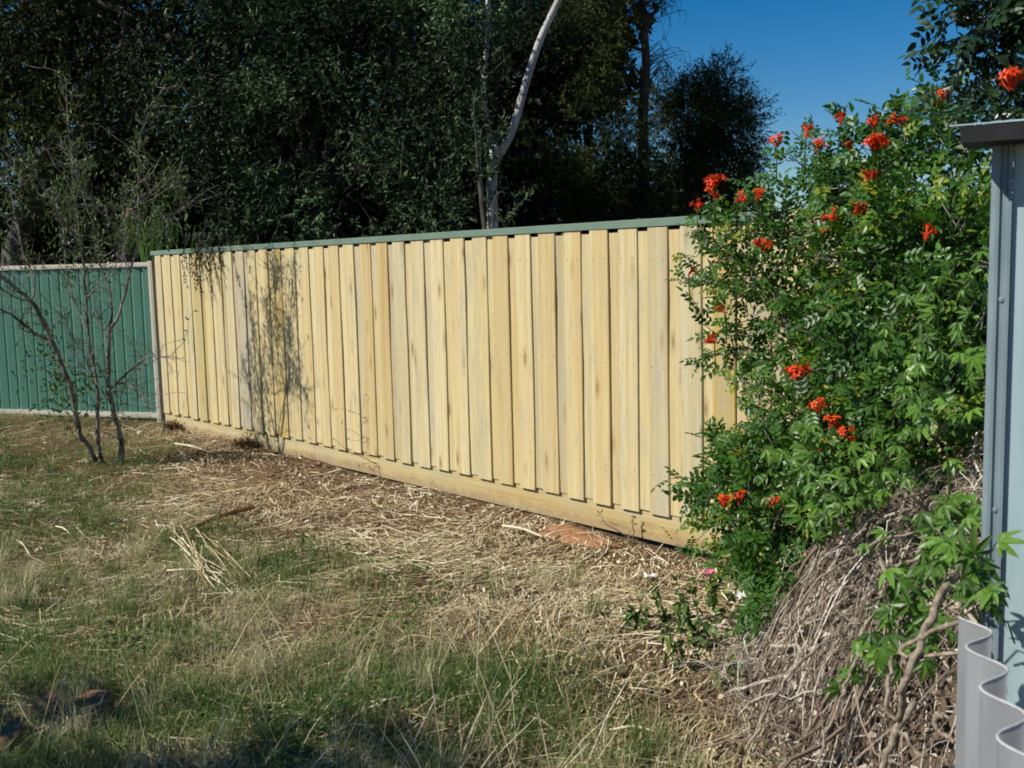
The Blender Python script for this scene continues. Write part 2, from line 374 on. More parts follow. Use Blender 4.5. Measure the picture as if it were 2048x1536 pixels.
def put(name, me, loc, rot=(0, 0, 0), parent=fence):
    o = bpy.data.objects.new(name, me); COL.objects.link(o); o.parent = parent; o.location = loc; o.rotation_euler = rot; return o
s = .105; k = 0
while s < LEN:
    capped = s < CAPEND
    h0 = .142 + random.uniform(-.006, .006)
    o = put('paling', front_m[k % 6] if capped else front_m[(k + 2) % 6], (s, -.0098 + random.uniform(-.0008, .0008), h0 if capped else h0 + .035), (0, random.uniform(-.0018, .0018), 0))
    pitch = .2215 + random.uniform(-.010, .010)
    put('paling', back_m[k % 4], (s + pitch / 2, 0, .154 if capped else .19), (0, random.uniform(-.001, .001), 0))
    s += pitch; k += 1
mb = MB(); mb.box(.02, 3.62, -.0, .024, -.035, .20); mb.V = [v for v in mb.V]
def local_part(mb, name, mat, parent=fence, **kw):
    o = bpy.data.objects.new(name, mb.mesh(name, mat)); COL.objects.link(o); o.parent = parent; return tag(o, **kw)
for a, b2 in ((.02, 3.9), (3.903, 7.6), (7.604, LEN + .1)):
    o = local_part(MB().box(0, b2 - a, .001, .025, 0, .215), 'plinth_board', M['wood_h']); o.location = (a, 0, -.012 - .0015 * a)
for a, b2 in ((-.045, 2.6), (2.603, CAPEND + .05)):
    mbc = MB()      # folded steel cap: top, front lip turned in at the bottom, back
    prof = [(-.028, 1.757), (-.028, 1.797), (-.025, 1.80), (.045, 1.80), (.048, 1.797), (.048, 1.757), (.046, 1.757), (.046, 1.796), (-.0255, 1.796), (-.0255, 1.757)]
    V = [(x, y, z) for x in (a, b2) for y, z in prof]; n = len(prof)
    mbc.add(V, [(i, (i + 1) % n, n + (i + 1) % n, n + i) for i in range(n)]); mbc.big += [list(range(n))[::-1], list(range(n, 2 * n))]
    local_part(mbc, 'capping', M['cap'])
for z in (.34, .95, 1.55):
    for a, b2 in ((.03, 2.70), (2.705, 5.40), (5.405, 8.1), (8.105, LEN + .05)):
        o = local_part(MB().box(0, b2 - a, 0, .038, 0, .075), 'rail', M['wood_h']); o.location = (a, .026, z)
for a in (.09, 2.70, 5.40, 8.10, LEN):
    o = local_part(MB().box(-.05, .05, 0, .10, 0, 1.8), 'post', M['wood']); o.location = (a, .065, -.1)

# ------------------------------------------------------------------ green metal fence
GA = FA + FD * (-.045) + FN * .0; GA = np.array([GA[0], GA[1], 0.])
gl = P(0, 828, GA[1] * 1.059); GD = unit(np.array([gl[0] - GA[0], gl[1] - GA[1], 0.]))
GRZ = math.atan2(GD[1], GD[0]) + math.pi       # local -x runs left along the fence
mfence = empty('metal_fence', GA, GRZ, label='green ribbed steel fence panel with cream rails behind the bare tree', cat='fence')
glen = 6.9
gslope = .012
def gpart(mb, name, mat): return local_part(mb, name, mat, mfence)
for bay in range(3):
    x1 = -.05 - bay * 2.36; x0 = x1 - 2.31
    for sh in range(3):                        # three ribbed sheets a bay
        a = x1 - sh * .77; pts = []
        npan = 6; pw = .77 / npan
        for i in range(npan):
            x = a - i * pw
            pts += [(x, .004), (x - pw * .58, -.016), (x - pw * .70, .012), (x - pw * .92, .012)]
        pts.append((a - .77, .004))
        V = [(x, y, z) for z in (.11, 1.655) for x, y in pts]; n = len(pts)
        o = gpart(MB().add(V, [(i, i + 1, n + i + 1, n + i) for i in range(n - 1)]), 'ribbed_sheet', M['green_sheet'])
        o.location = (0, .0, bay * .02)
    def rail(z0, z1):
        m_ = MB(); m_.box(x0, x1, -.026, .026, z0, z1); m_.box(x0, x1, -.029, -.0262, z0 + .012, z0 + .022)
        return m_
    gpart(rail(1.645, 1.69), 'top_rail', M['cream']).location = (0, 0, bay * .02)
    gpart(rail(.07, .125), 'bottom_rail', M['cream']).location = (0, 0, bay * .02)
for bay in range(4):
    x1 = -bay * 2.36
    m_ = MB(); m_.box(x1 - .05, x1 - .002, -.032, .032, -.06, 1.70 + bay * .02); m_.box(x1 - .034, x1 - .018, -.035, -.0322, -.05, 1.69 + bay * .02)
    gpart(m_, 'post', M['cream'])

# ------------------------------------------------------------------ trees behind the fences
def lobes_world(lobes):                         # (px, py, radius px, Y)
    return [(P(x, y, Y), r * Y / FPX) for x, y, r, Y in lobes]
def sprays(mb_leaf, mb_twig, lobes, nspr, nleaf, L, W, slen, droop=.35, shell=.55, tint=(.1, .9), twig=.004, fold=.25, squash=(1, .8, 1), spread=.8, gap=None, tw_every=6):
    """leafy twigs spread through ball-shaped lobes: each twig carries nleaf leaves"""
    vol = np.array([r ** 2.2 for _, r in lobes]); cnt = np.maximum(1, (nspr * vol / vol.sum()).astype(int))
    for (c, r), n in zip(lobes, cnt):
        u = rdir(n); rad = r * (shell + (1.08 - shell) * rng.random(n) ** .6)
        lump = .72 + .56 * noise2(u[:, 0] * 2.3 + c[0] * 3, u[:, 2] * 2.3 + c[2] * 3 + u[:, 1])
        st = c + u * (rad * lump)[:, None] * np.array(squash)
        if gap is not None:
            keep = gap(st); st = st[keep]; u = u[keep]; n = len(st)
            if n == 0: continue
        d = unit(u * .7 + rng.normal(size=(n, 3)) * spread * .6 + np.array([0, 0, -droop]))
        ln = slen * (.6 + .8 * rng.random(n))
        cl_ = noise2(st[:, 0] * 1.9 + 5, st[:, 2] * 1.9 + st[:, 1] * .8)
        tb = np.clip(rng.normal((tint[0] + tint[1]) / 2, .15, n) + 1.1 * (cl_ - .5), 0, 1)
        t = (np.arange(nleaf) + .5) / nleaf
        t = np.clip(t[None] + rng.normal(size=(n, nleaf)) * .04, 0, 1)
        pos = st[:, None] + d[:, None] * (ln[:, None] * t)[..., None]
        pos[..., 2] -= droop * .5 * (ln[:, None] * t ** 2)
        ld = unit(d[:, None] * .7 + rng.normal(size=(n, nleaf, 3)) * spread)
        ld[..., 2] -= droop * .3
        nr = unit(rng.normal(size=(n, nleaf, 3)) + np.array([-.3, -.5, .9]))
        m = n * nleaf
        add_leaves(mb_leaf, pos.reshape(m, 3), ld.reshape(m, 3), nr.reshape(m, 3), L * (.6 + .7 * rng.random(m)), W * (.7 + .6 * rng.random(m)),
                   np.clip(np.repeat(tb, nleaf) + rng.normal(size=m) * .18, 0, 1), fold)
        for i in range(0, n, tw_every):
            e = st[i] + d[i] * ln[i]; mdl = (st[i] + e) / 2
            e = e - np.array([0, 0, droop * .5 * ln[i]]); mdl = mdl - np.array([0, 0, droop * .12 * ln[i]])
            mb_twig.tube([st[i] - d[i] * ln[i] * .6, mdl, e], [twig, twig * .8, twig * .3], 3, rng.random(), cap=False)
def limb(mb, pts, r0, r1, n=14, k=8, wob=.0):
    p = spline(pts, n); p = p + rng.normal(size=p.shape) * wob
    mb.tube(p, np.linspace(r0, r1, n), k); return p
def tree(name, base, label, group=None): return empty(name, base, label=label, cat='tree', group=group)

# olive tree: the large mass over the middle of the fence
ob = P(640, 480, 12.6); ob[2] = 0
olive = tree('olive_tree', ob, 'large dark green olive tree leaning over the timber fence')
tr = MB(); ot = P(620, 300, 12.6)
limb(tr, [ob, (ob + ot) / 2 + [.1, .1, .1], ot], .19, .10, wob=.01)
for q in ((420, 150, 12.2), (560, 60, 12.4), (720, 40, 12.4), (850, 160, 12.0), (480, 330, 12), (780, 330, 11.8), (640, -120, 12.6)):
    e = P(*q); limb(tr, [ot - [0, 0, .8], (ot + e) / 2 + [0, .1, -.15], e], .07, .015, 10, 6, .02)
tr.build('trunk', M['bark'], olive, True)
lf, tw = MB(), MB()
ol = lobes_world([(400, 120, 150, 12.2), (560, 70, 170, 12.3), (740, 60, 160, 12.2), (880, 90, 120, 11.7), (470, 260, 150, 12.0), (640, 250, 170, 11.9), (800, 230, 150, 11.6),
                  (420, 380, 130, 11.8), (580, 390, 130, 11.6), (740, 380, 130, 11.2), (880, 330, 100, 10.9), (900, 210, 100, 11.3), (660, -120, 190, 12.4), (430, -90, 170, 12.4), (880, -80, 150, 12.0), (860, 410, 70, 10.6), (940, 40, 70, 11.3), (945, 160, 60, 10.8), (960, 330, 36, 10.6)])
pocket = lambda q: noise2(q[:, 0] * 2.3 + 31, q[:, 2] * 2.3 + q[:, 1] * .5) > .27 + .2 * rng.random(len(q))
sprays(lf, tw, ol, 9800, 11, .072, .021, .26, .15, .35, (.25, .75), tw_every=16, gap=pocket)
lf.build('crown', M['olive'], olive); tw.build('twigs', M['bark_grey'], olive, kind='stuff')
# sprays that hang over the capping on the yard side, and their like left of the gum
lf, tw = MB(), MB()
for px, n, bot in ((398, 11, 588), (436, 8, 545), (410, 6, 560)):
    for i in range(n):
        x0 = px + rng.normal() * 12
        a = onfence(x0, 482, .05); a = a + [0, 0, .05]; e = onfence(x0 + rng.normal() * 7, bot - rng.random() * 70, .10 + .06 * rng.random())
        o1 = onfence(x0, 488, -.25) + [0, 0, .0]
        p = spline([o1, a + [0, 0, .03], (a + e) / 2 + FN * .04, e], 22); tw.tube(p, np.linspace(.003, .0012, 22), 3, cap=False)
        pp = np.repeat(p[4:], 2, 0); m = len(pp)
        add_leaves(lf, pp, rng.normal(size=(m, 3)) * .6 + [0, 0, -1.1], rdir(m), .045 * (.7 + .6 * rng.random(m)), .012, .3 + .4 * rng.random(m))
lf.build('hanging_leaves', M['olive'], olive); tw.build('hanging_twigs', M['bark_grey'], olive, kind='stuff')

# gum tree: pale trunk, two limbs
gb = P(985, 440, 11.3); gb[2] = 0
gum = tree('gum_tree', gb, 'gum tree with smooth pale forked trunk behind the fence')
tr = MB()
fork = P(988, 290, 11.3)
limb(tr, [gb, P(985, 440, 11.3), P(984, 360, 11.3), fork], .070, .054, 14, 10)
e1 = limb(tr, [fork - [0, 0, .15], P(968, 200, 11.35), P(972, 100, 11.4), P(976, 0, 11.5), P(985, -260, 11.8)], .034, .026, 16, 10)
e2 = limb(tr, [fork - [0, 0, .18], P(1024, 262, 11.2), P(1052, 165, 11.2), P(1082, 75, 11.2), P(1122, -10, 11.2), P(1190, -160, 11.3), P(1230, -330, 11.4)], .047, .030, 22, 10)
for q in ((940, -380, 11.6), (1040, -420, 11.9), (1180, -420, 11.2), (1300, -430, 11.6)):
    e = P(*q); st = e1[-1] if q[0] < 1100 else e2[-1]; limb(tr, [st, (st + e) / 2 + [0, 0, .1], e], .03, .008, 7, 6)
tr.build('trunk', M['bark_pale'], gum, True)
lf, tw = MB(), MB()
sprays(lf, tw, lobes_world([(940, -420, 90, 11.6), (1060, -470, 110, 11.9), (1200, -440, 100, 11.3), (1310, -440, 90, 11.6)]), 420, 9, .10, .02, .3, .6, .3)
lf.build('crown', M['olive'], gum); tw.build('twigs', M['bark_grey'], gum, kind='stuff')
# bushy regrowth in front of the gum trunk: small glossy leaves
sp = empty('leafy_sapling', np.array([*P(1000, 440, 9.6)[:2], 0]), label='thin leafy sapling with glossy leaves before the pale forked trunk', cat='sapling')
lf, tw = MB(), MB()
for (x0, y0), (x1, y1) in (((985, 460), (1060, 385)), ((985, 470), (1030, 410)), ((975, 400), (1000, 250)), ((960, 400), (945, 180)), ((965, 420), (930, 290)), ((985, 430), (1075, 375)), ((960, 300), (1010, 235)), ((950, 250), (960, 120))):
    a, e = P(x0, y0, 9.6), P(x1, y1, 9.6 + rng.normal() * .15)
    b0 = np.array([sp.location[0], sp.location[1], .0])
    p = spline([b0, a, (a + e) / 2 + rng.normal(size=3) * .04, e], 30); tw.tube(p, np.linspace(.010, .002, 30), 4, .5, cap=False)
    pp = np.repeat(p[14:], 3, 0) + rng.normal(size=(48, 3)) * .012; m = len(pp)
    add_leaves(lf, pp, rng.normal(size=(m, 3)) * .7 + [.2, 0, .1], rdir(m) + [-.3, -.6, .5], .065 * (.6 + .6 * rng.random(m)), .020, .45 + .55 * rng.random(m))
lf.build('leaves', M['olive'], sp); tw.build('stem', M['bark_grey'], sp)

# tall thin-trunked needle tree and the round dark tree to its right
nb = P(1290, 440, 15.5); nb[2] = 0
thin = tree('needle_tree', nb, 'tall dark needle-leaved tree with a bare thin trunk against the sky')
tr = MB()
tp = limb(tr, [nb, P(1288, 400, 15.5), P(1286, 230, 15.5), P(1292, 130, 15.5), P(1286, 30, 15.5), P(1280, -120, 15.5), P(1285, -420, 15.5)], .10, .03, 26, 8)
for a, e in (((1290, 60), (1360, -40)), ((1290, 60), (1320, 20)), ((1288, 40), (1200, 60)), ((1288, 100), (1130, 90)), ((1290, 200), (1320, 130)), ((1290, 160), (1250, 130)), ((1286, 0), (1150, -60)), ((1284, -100), (1380, -160)), ((1284, -100), (1180, -180)), ((1288, 160), (1120, 170))):
    p0, p1 = P(*a, 15.5), P(*e, 15.5 + rng.normal() * .5); limb(tr, [p0, (p0 + p1) / 2 + [0, 0, .08], p1], .025, .006, 8, 5, .01)
for i in range(46):                              # bare hanging twigs right of the trunk
    x = rng.choice([1330, 1345, 1320, 1310]) + rng.normal() * 14; y = rng.choice([0, 95, 120]) + rng.normal() * 14
    a = P(x, y, 15.5); e = a + [rng.normal() * .12 + .08, 0, -.15 - .25 * rng.random()]
    limb(tr, [P(1292, y + 25, 15.5), a, (a + e) / 2 + [.05, 0, 0], e], .006, .002, 8, 3)
tr.build('trunk', M['bark'], thin, True)
lf, tw = MB(), MB()
up_l = lobes_world([(1200, 40, 70, 15.3), (1130, 90, 85, 15.0), (1060, 60, 90, 15.2), (1160, -20, 90, 15.4), (1050, 170, 80, 15.0), (1190, 130, 65, 15.2), (1120, 200, 75, 15.2), (1250, -60, 90, 15.5), (1340, -150, 100, 15.5), (1180, -170, 120, 15.5), (1240, 100, 34, 15.3), (1262, 45, 26, 15.4)])
sprays(lf, tw, up_l, 5200, 16, .070, .013, .30, .25, .15, (.2, .75), .003, spread=.55, tw_every=14, gap=pocket)
lf.build('crown', M['pine'], thin); tw.build('twigs', M['bark'], thin, kind='stuff')
rb = P(1370, 440, 16.5); rb[2] = 0
rnd = tree('dark_tree', rb, 'round dark bushy tree standing against the blue sky left of the flowers')
tr = MB(); rt = P(1380, 300, 16.5); limb(tr, [rb, (rb + rt) / 2, rt], .11, .06)
for q in ((1440, 150, 16.5), (1480, 260, 16.3), (1330, 210, 16.5), (1270, 330, 16), (1180, 330, 16), (1460, 360, 16.4)):
    e = P(*q); limb(tr, [rt - [0, 0, .5], (rt + e) / 2 + [0, 0, -.08], e], .04, .008, 10, 5, .02)
tr.build('trunk', M['bark'], rnd, True)
lf, tw = MB(), MB()
lo_l = lobes_world([(1425, 195, 62, 16.6), (1455, 255, 66, 16.4), (1390, 230, 75, 16.4), (1440, 330, 78, 16.2), (1370, 330, 85, 16.2), (1330, 200, 45, 16.6), (1450, 160, 34, 16.6), (1485, 230, 30, 16.4), (1480, 375, 48, 16.2), (1400, 385, 60, 16)])
sprays(lf, tw, lo_l, 4300, 16, .062, .015, .22, .0, .1, (.5, 1.0), .003, spread=.6, tw_every=14)
lf.build('crown', M['pine'], rnd); tw.build('twigs', M['bark'], rnd, kind='stuff')
mb_ = P(1170, 440, 15.0); mb_[2] = 0
mid = tree('bushy_tree', mb_, 'low olive-green bushy tree between pale trunk and thin trunk')
tr = MB(); mt = P(1165, 330, 15); limb(tr, [mb_, (mb_ + mt) / 2, mt], .09, .04)
for q in ((1080, 260, 14.8), (1230, 260, 15), (1150, 230, 15), (1080, 380, 14.6), (1260, 380, 14.8)):
    e = P(*q); limb(tr, [mt - [0, 0, .4], (mt + e) / 2, e], .03, .008, 10, 5, .02)
tr.build('trunk', M['bark'], mid, True)
lf, tw = MB(), MB()
md_l = lobes_world([(1110, 300, 95, 14.6), (1200, 260, 80, 15.2), (1240, 340, 85, 15.0), (1080, 390, 80, 14.4), (1180, 390, 85, 14.6), (1290, 400, 70, 15), (1040, 290, 70, 14.5), (1160, 205, 60, 15.3)])
sprays(lf, tw, md_l, 4400, 16, .064, .013, .28, .1, .15, (.35, .9), .003, spread=.55, tw_every=14, gap=pocket)
lf.build('crown', M['pine'], mid); tw.build('twigs', M['bark'], mid, kind='stuff')

# left tree with yellow-green leaves and dark crooked trunk
lb = P(25, 520, 13.2); lb[2] = 0
left = tree('crooked_tree', lb, 'crooked dark tree with small yellow-green leaves behind the green fence')
tr = MB()
lp = limb(tr, [lb, P(25, 520, 13.2), P(55, 440, 13.2), P(78, 360, 13.1), P(120, 250, 13.0), P(180, 160, 12.9), P(255, 95, 12.8), P(300, 20, 12.8)], .15, .045, 26, 8, .012)
limb(tr, [P(70, 390, 13.1), P(30, 330, 13.2), P(5, 290, 13.2), P(-60, 200, 13.2)], .05, .03, 10, 6)
limb(tr, [P(60, 320, 13.4), P(60, 150, 13.5), P(48, 20, 13.5), P(40, -120, 13.5)], .045, .03, 12, 6)
limb(tr, [P(280, 40, 12.7), P(200, 5, 12.7), P(150, -30, 12.7)], .03, .02, 8, 6)
limb(tr, [P(240, 110, 12.8), P(250, 25, 12.8), P(230, -80, 12.9)], .03, .015, 8, 6)
tr.build('trunk', M['bark_grey'], left, True)
lf, tw = MB(), MB()
le_l = lobes_world([(30, 60, 110, 13.2), (140, 40, 120, 13), (250, 60, 100, 12.9), (60, 190, 100, 13), (170, 170, 95, 12.9), (270, 200, 80, 12.7), (120, 290, 85, 12.8), (220, 300, 75, 12.7), (20, 300, 70, 13.1), (-90, 130, 130, 13.2), (-80, 330, 110, 13.2), (100, -100, 150, 13.2), (280, -80, 120, 13), (50, 400, 50, 12.9), (150, 395, 60, 12.8), (285, 330, 60, 12.5), (300, 130, 70, 12.6)])
sprays(lf, tw, le_l, 3600, 10, .075, .024, .28, .3, .25, (.25, .75), tw_every=12)
lf.build('crown', M['leftlf'], left); tw.build('twigs', M['bark_grey'], left, kind='stuff')
# shrubs and trees farther back that close the gaps
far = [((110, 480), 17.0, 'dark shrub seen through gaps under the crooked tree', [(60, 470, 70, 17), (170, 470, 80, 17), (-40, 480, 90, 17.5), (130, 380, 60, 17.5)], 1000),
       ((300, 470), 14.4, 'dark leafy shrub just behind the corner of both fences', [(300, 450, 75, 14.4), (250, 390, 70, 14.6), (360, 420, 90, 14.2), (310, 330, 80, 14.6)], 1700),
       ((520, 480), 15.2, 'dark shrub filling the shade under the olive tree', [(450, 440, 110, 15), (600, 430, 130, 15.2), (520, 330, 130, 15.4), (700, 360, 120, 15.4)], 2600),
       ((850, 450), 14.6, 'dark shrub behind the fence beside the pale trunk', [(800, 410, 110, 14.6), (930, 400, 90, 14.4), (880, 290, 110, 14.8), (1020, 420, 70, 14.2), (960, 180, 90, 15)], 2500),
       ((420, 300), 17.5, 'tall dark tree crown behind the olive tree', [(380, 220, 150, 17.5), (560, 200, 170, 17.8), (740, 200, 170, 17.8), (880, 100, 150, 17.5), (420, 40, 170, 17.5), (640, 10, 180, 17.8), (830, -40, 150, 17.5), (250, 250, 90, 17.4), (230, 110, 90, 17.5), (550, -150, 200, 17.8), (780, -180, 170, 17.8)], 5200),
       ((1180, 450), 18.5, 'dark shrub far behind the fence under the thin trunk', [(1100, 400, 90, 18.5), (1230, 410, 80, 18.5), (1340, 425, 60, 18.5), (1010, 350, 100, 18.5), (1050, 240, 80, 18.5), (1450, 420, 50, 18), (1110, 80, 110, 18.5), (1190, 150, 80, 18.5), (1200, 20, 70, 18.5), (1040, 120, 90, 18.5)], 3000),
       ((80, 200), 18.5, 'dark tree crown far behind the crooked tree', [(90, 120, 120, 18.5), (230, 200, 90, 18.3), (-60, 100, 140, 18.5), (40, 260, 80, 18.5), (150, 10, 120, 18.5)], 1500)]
for (bx, by), Y, lab, lobs, n in far:
    b0 = P(bx, by, Y); b0[2] = 0
    o = empty('background_tree' if 'tree' in lab.split(' behind')[0] else 'background_shrub', b0, label=lab, cat='tree' if 'tree crown' in lab else 'shrub')
    tr = MB(); lw = lobes_world(lobs)
    top = np.mean([c for c, r in lw], 0); limb(tr, [b0, (b0 + top) / 2 + rng.normal(size=3) * .1, top], .12, .05)
    for c, r in lw: limb(tr, [b0 + (top - b0) * .5, (top + c) / 2, c], .04, .01, 8, 5, .02)
    tr.build('trunk', M['bark'], o, True)
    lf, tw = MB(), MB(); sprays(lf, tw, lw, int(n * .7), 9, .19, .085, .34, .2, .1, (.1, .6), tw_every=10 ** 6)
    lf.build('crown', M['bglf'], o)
# broken branch stub and strap-leaved tuft over the corner
stub = empty('broken_branch', P(262, 470, 11.9), label='broken pale splintered branch stub above the fence corner', cat='branch')
tr = MB(); p = spline([P(252, 520, 12.0), P(256, 470, 11.95), P(262, 430, 11.9), P(266, 400, 11.9)], 14); tr.tube(p, np.linspace(.05, .055, 14), 9); tr.build('limb', M['bark_grey'], stub, True)
tr = MB()
for i in range(16):
    a = P(262 + rng.normal() * 5, 440 - rng.random() * 20, 11.83); e = a + [rng.normal() * .02, -.01, -.05 + .15 * rng.random()]
    tr.tube([a, (a + e) / 2 + [0, -.015, 0], e], [.014, .011, .002], 4)
tr.build('splinters', noise_mat('torn_wood', (.50, .28, .11), (.70, .48, .26), 20, .9), stub)
tuft = empty('strap_leaf_plant', np.array([*P(310, 480, 11.6)[:2], 0]), label='lime green strap-leaved plant poking above the fence corner', cat='plant')
lf = MB(); b0 = np.array(tuft.location)
for i in range(42):
    a = b0 + rng.normal(size=3) * [.12, .1, 0]; a[2] = 0; e = P(300 + rng.normal() * 24, 462 + rng.normal() * 18, 11.6)
    q = e + [(e - a)[0] * .8, 0, -.18]; p = spline([a, (a + e) / 2 + [0, 0, .1], e, q], 14); sd = unit(np.cross(p[-1] - p[0], [0, 1., .3])) * .012
    w_ = np.linspace(1, .1, 14)[:, None]; V = np.concatenate([p - sd * w_, p + sd * w_]); F = [(j, j + 1, 15 + j, 14 + j) for j in range(13)]
    lf.add(V, F, .4 + .6 * rng.random())
lf.build('leaves', M['palm'], tuft)

# ------------------------------------------------------------------ bare small tree in the yard
TY = 8.55
tb = G(212, 928); tb[2] = gz(tb[0], tb[1])
bare = tree('bare_tree', tb, 'small nearly bare multi-stemmed tree in front of the green fence')
stems = [  # (points px, depth drift, radius start, radius end)
    ('stem', [(196, 935), (178, 895), (158, 860), (146, 789), (129, 740), (106, 685), (82, 636), (62, 604), (30, 574), (0, 552), (-60, 515), (-120, 480)], -.40, .028, .012),
    ('stem', [(206, 930), (197, 890), (196, 851), (195, 777), (183, 710), (176, 653), (173, 616), (171, 579), (166, 517), (161, 480), (154, 427), (147, 369), (143, 308), (137, 250), (130, 150)], .25, .022, .004),
    ('stem', [(242, 930), (244, 890), (235, 851), (220, 789), (217, 715), (220, 653)], .0, .029, .018),
    ('branch', [(220, 660), (238, 628), (255, 567), (267, 520), (278, 455), (277, 393), (278, 325), (285, 256), (328, 174)], -.25, .015, .003),
    ('branch', [(220, 655), (224, 628), (223, 591), (210, 554), (198, 517), (190, 470), (170, 400), (150, 330)], .2, .012, .003),
    ('branch', [(221, 778), (260, 742), (294, 714), (339, 716)], -.3, .012, .004),
    ('branch', [(231, 768), (250, 768), (267, 775), (284, 795), (292, 815)], -.2, .008, .003),
    ('branch', [(226, 790), (243, 780), (240, 810), (233, 830)], -.1, .006, .002),
    ('branch', [(103, 683), (80, 672), (62, 663), (32, 636), (0, 618), (-70, 590)], -.3, .018, .006),
    ('branch', [(64, 603), (68, 575), (67, 550), (55, 525), (40, 480), (25, 400), (5, 340)], .2, .010, .003),
    ('branch', [(50, 600), (20, 590), (0, 575), (-50, 560)], -.1, .008, .003),
    ('branch', [(190, 770), (170, 715), (145, 675), (130, 635)], -.2, .008, .002),
    ('branch', [(178, 660), (155, 620), (140, 570), (130, 520), (128, 470), (110, 400)], .2, .009, .003),
    ('branch', [(174, 592), (195, 575), (215, 550), (235, 520), (240, 470), (190, 410), (164, 359), (140, 300)], -.25, .008, .002),
    ('branch', [(163, 490), (126, 441), (102, 403), (70, 350), (20, 310)], -.5, .008, .002),
    ('branch', [(215, 800), (190, 760), (165, 735), (150, 705)], .2, .007, .002),
    ('branch', [(222, 640), (210, 660), (200, 640), (197, 628)], 0, .006, .002),
    ('branch', [(258, 555), (250, 520), (245, 490), (243, 440), (250, 380)], .1, .007, .002),
    ('branch', [(270, 510), (300, 470), (330, 440), (360, 420)], .1, .006, .002),
    ('branch', [(277, 400), (300, 380), (330, 365), (365, 380)], .1, .005, .0015)]
anchors = []
lf = MB(); tw = MB()
for nm, pts, drift, r0, r1 in stems:
    n = 8 + 3 * len(pts)
    p = np.array([P(x, y, TY + drift * (i / max(1, len(pts) - 1)) * 1.2) for i, (x, y) in enumerate(pts)])
    if nm == 'stem': p[0] = [p[0][0], p[0][1], gz(p[0][0], p[0][1]) - .03]
    p = spline(p, n)
    p[1:] += rng.normal(size=(n - 1, 3)) * .004
    m_ = MB(); m_.tube(p, np.linspace(r0, r1, n) * .85 * (1 + .12 * rng.normal(size=n)), 7)
    m_.build(nm, M['bark_small'], bare, True)
    anchors.append(p)
for p in anchors:                                # short spur twigs and finer twigs
    n = len(p); cnt = int(n * 1.0)
    for i in range(cnt):
        j = rng.integers(n // 4, n); d0 = unit(p[min(j + 1, n - 1)] - p[j - 1]); d = unit(d0 * .5 + rng.normal(size=3) * [.8, .5, .7] + [0, 0, .25])
        ln = .08 + .38 * rng.random() ** 2
        q = [p[j]]; dd = d
        for _ in range(5):
            dd = unit(dd + rng.normal(size=3) * .22 + [0, 0, .04]); q.append(q[-1] + dd * ln / 5)
        q = np.array(q); tw.tube(q, np.linspace(.0035, .0012, 6), 3, cap=False)
        for _ in range(3):
            t_ = rng.integers(1, 6); e = q[t_] + unit(rng.normal(size=3)) * ln * .25; tw.tube([q[t_], e], [.0018, .0008], 3, cap=False)
        z = q[-1][2]
        if rng.random() < (.06 if z < 1.7 else .4):
            m = 7; pp = q[rng.integers(2, 6, m)]
            add_leaves(lf, pp, rng.normal(size=(m, 3)) + [0, 0, .4], rdir(m), .04 * (.6 + .6 * rng.random(m)), .014, rng.random(m) * .9)
for (x, y, s_, c) in ((95, 640, 12, 26), (85, 675, 16, 34), (82, 712, 20, 44), (122, 775, 14, 40), (130, 830, 14, 40), (160, 775, 20, 70), (168, 762, 14, 50), (90, 800, 14, 44), (118, 815, 14, 30), (128, 800, 18, 40), (102, 720, 10, 20), (112, 742, 8, 20)):
    c0 = P(x, y, TY - .1); m = c
    pp = c0 + rng.normal(size=(m, 3)) * [s_ * TY / FPX * .5] * 3
    add_leaves(lf, pp, rng.normal(size=(m, 3)) + [0, 0, .5], rdir(m), .05 * (.7 + .6 * rng.random(m)), .020, rng.random(m) * .8)
    tw.tube([P(x + 25, y + 50, TY - .05), P(x + 6, y + 20, TY - .1), c0], [.004, .003, .001], 3, cap=False)
for i in range(200):                              # upper leaf tufts on shoots
    p = anchors[[1, 3, 4, 9, 12, 13, 14, 17, 18, 19][i % 10]]; j = rng.integers(len(p) // 2, len(p)); c0 = p[j] + rng.normal(size=3) * .08; m = 10
    add_leaves(lf, c0 + rng.normal(size=(m, 3)) * [.02, .02, .05], rng.normal(size=(m, 3)) * .6 + [0, 0, .9], rdir(m), .05 * (.6 + .6 * rng.random(m)), .013, rng.random(m))
    tw.tube([p[j], c0, c0 + [0, 0, .08]], [.003, .002, .001], 3, cap=False)
tw.build('twigs', M['bark_small'], bare, kind='stuff'); lf.build('leaves', M['weed'], bare)

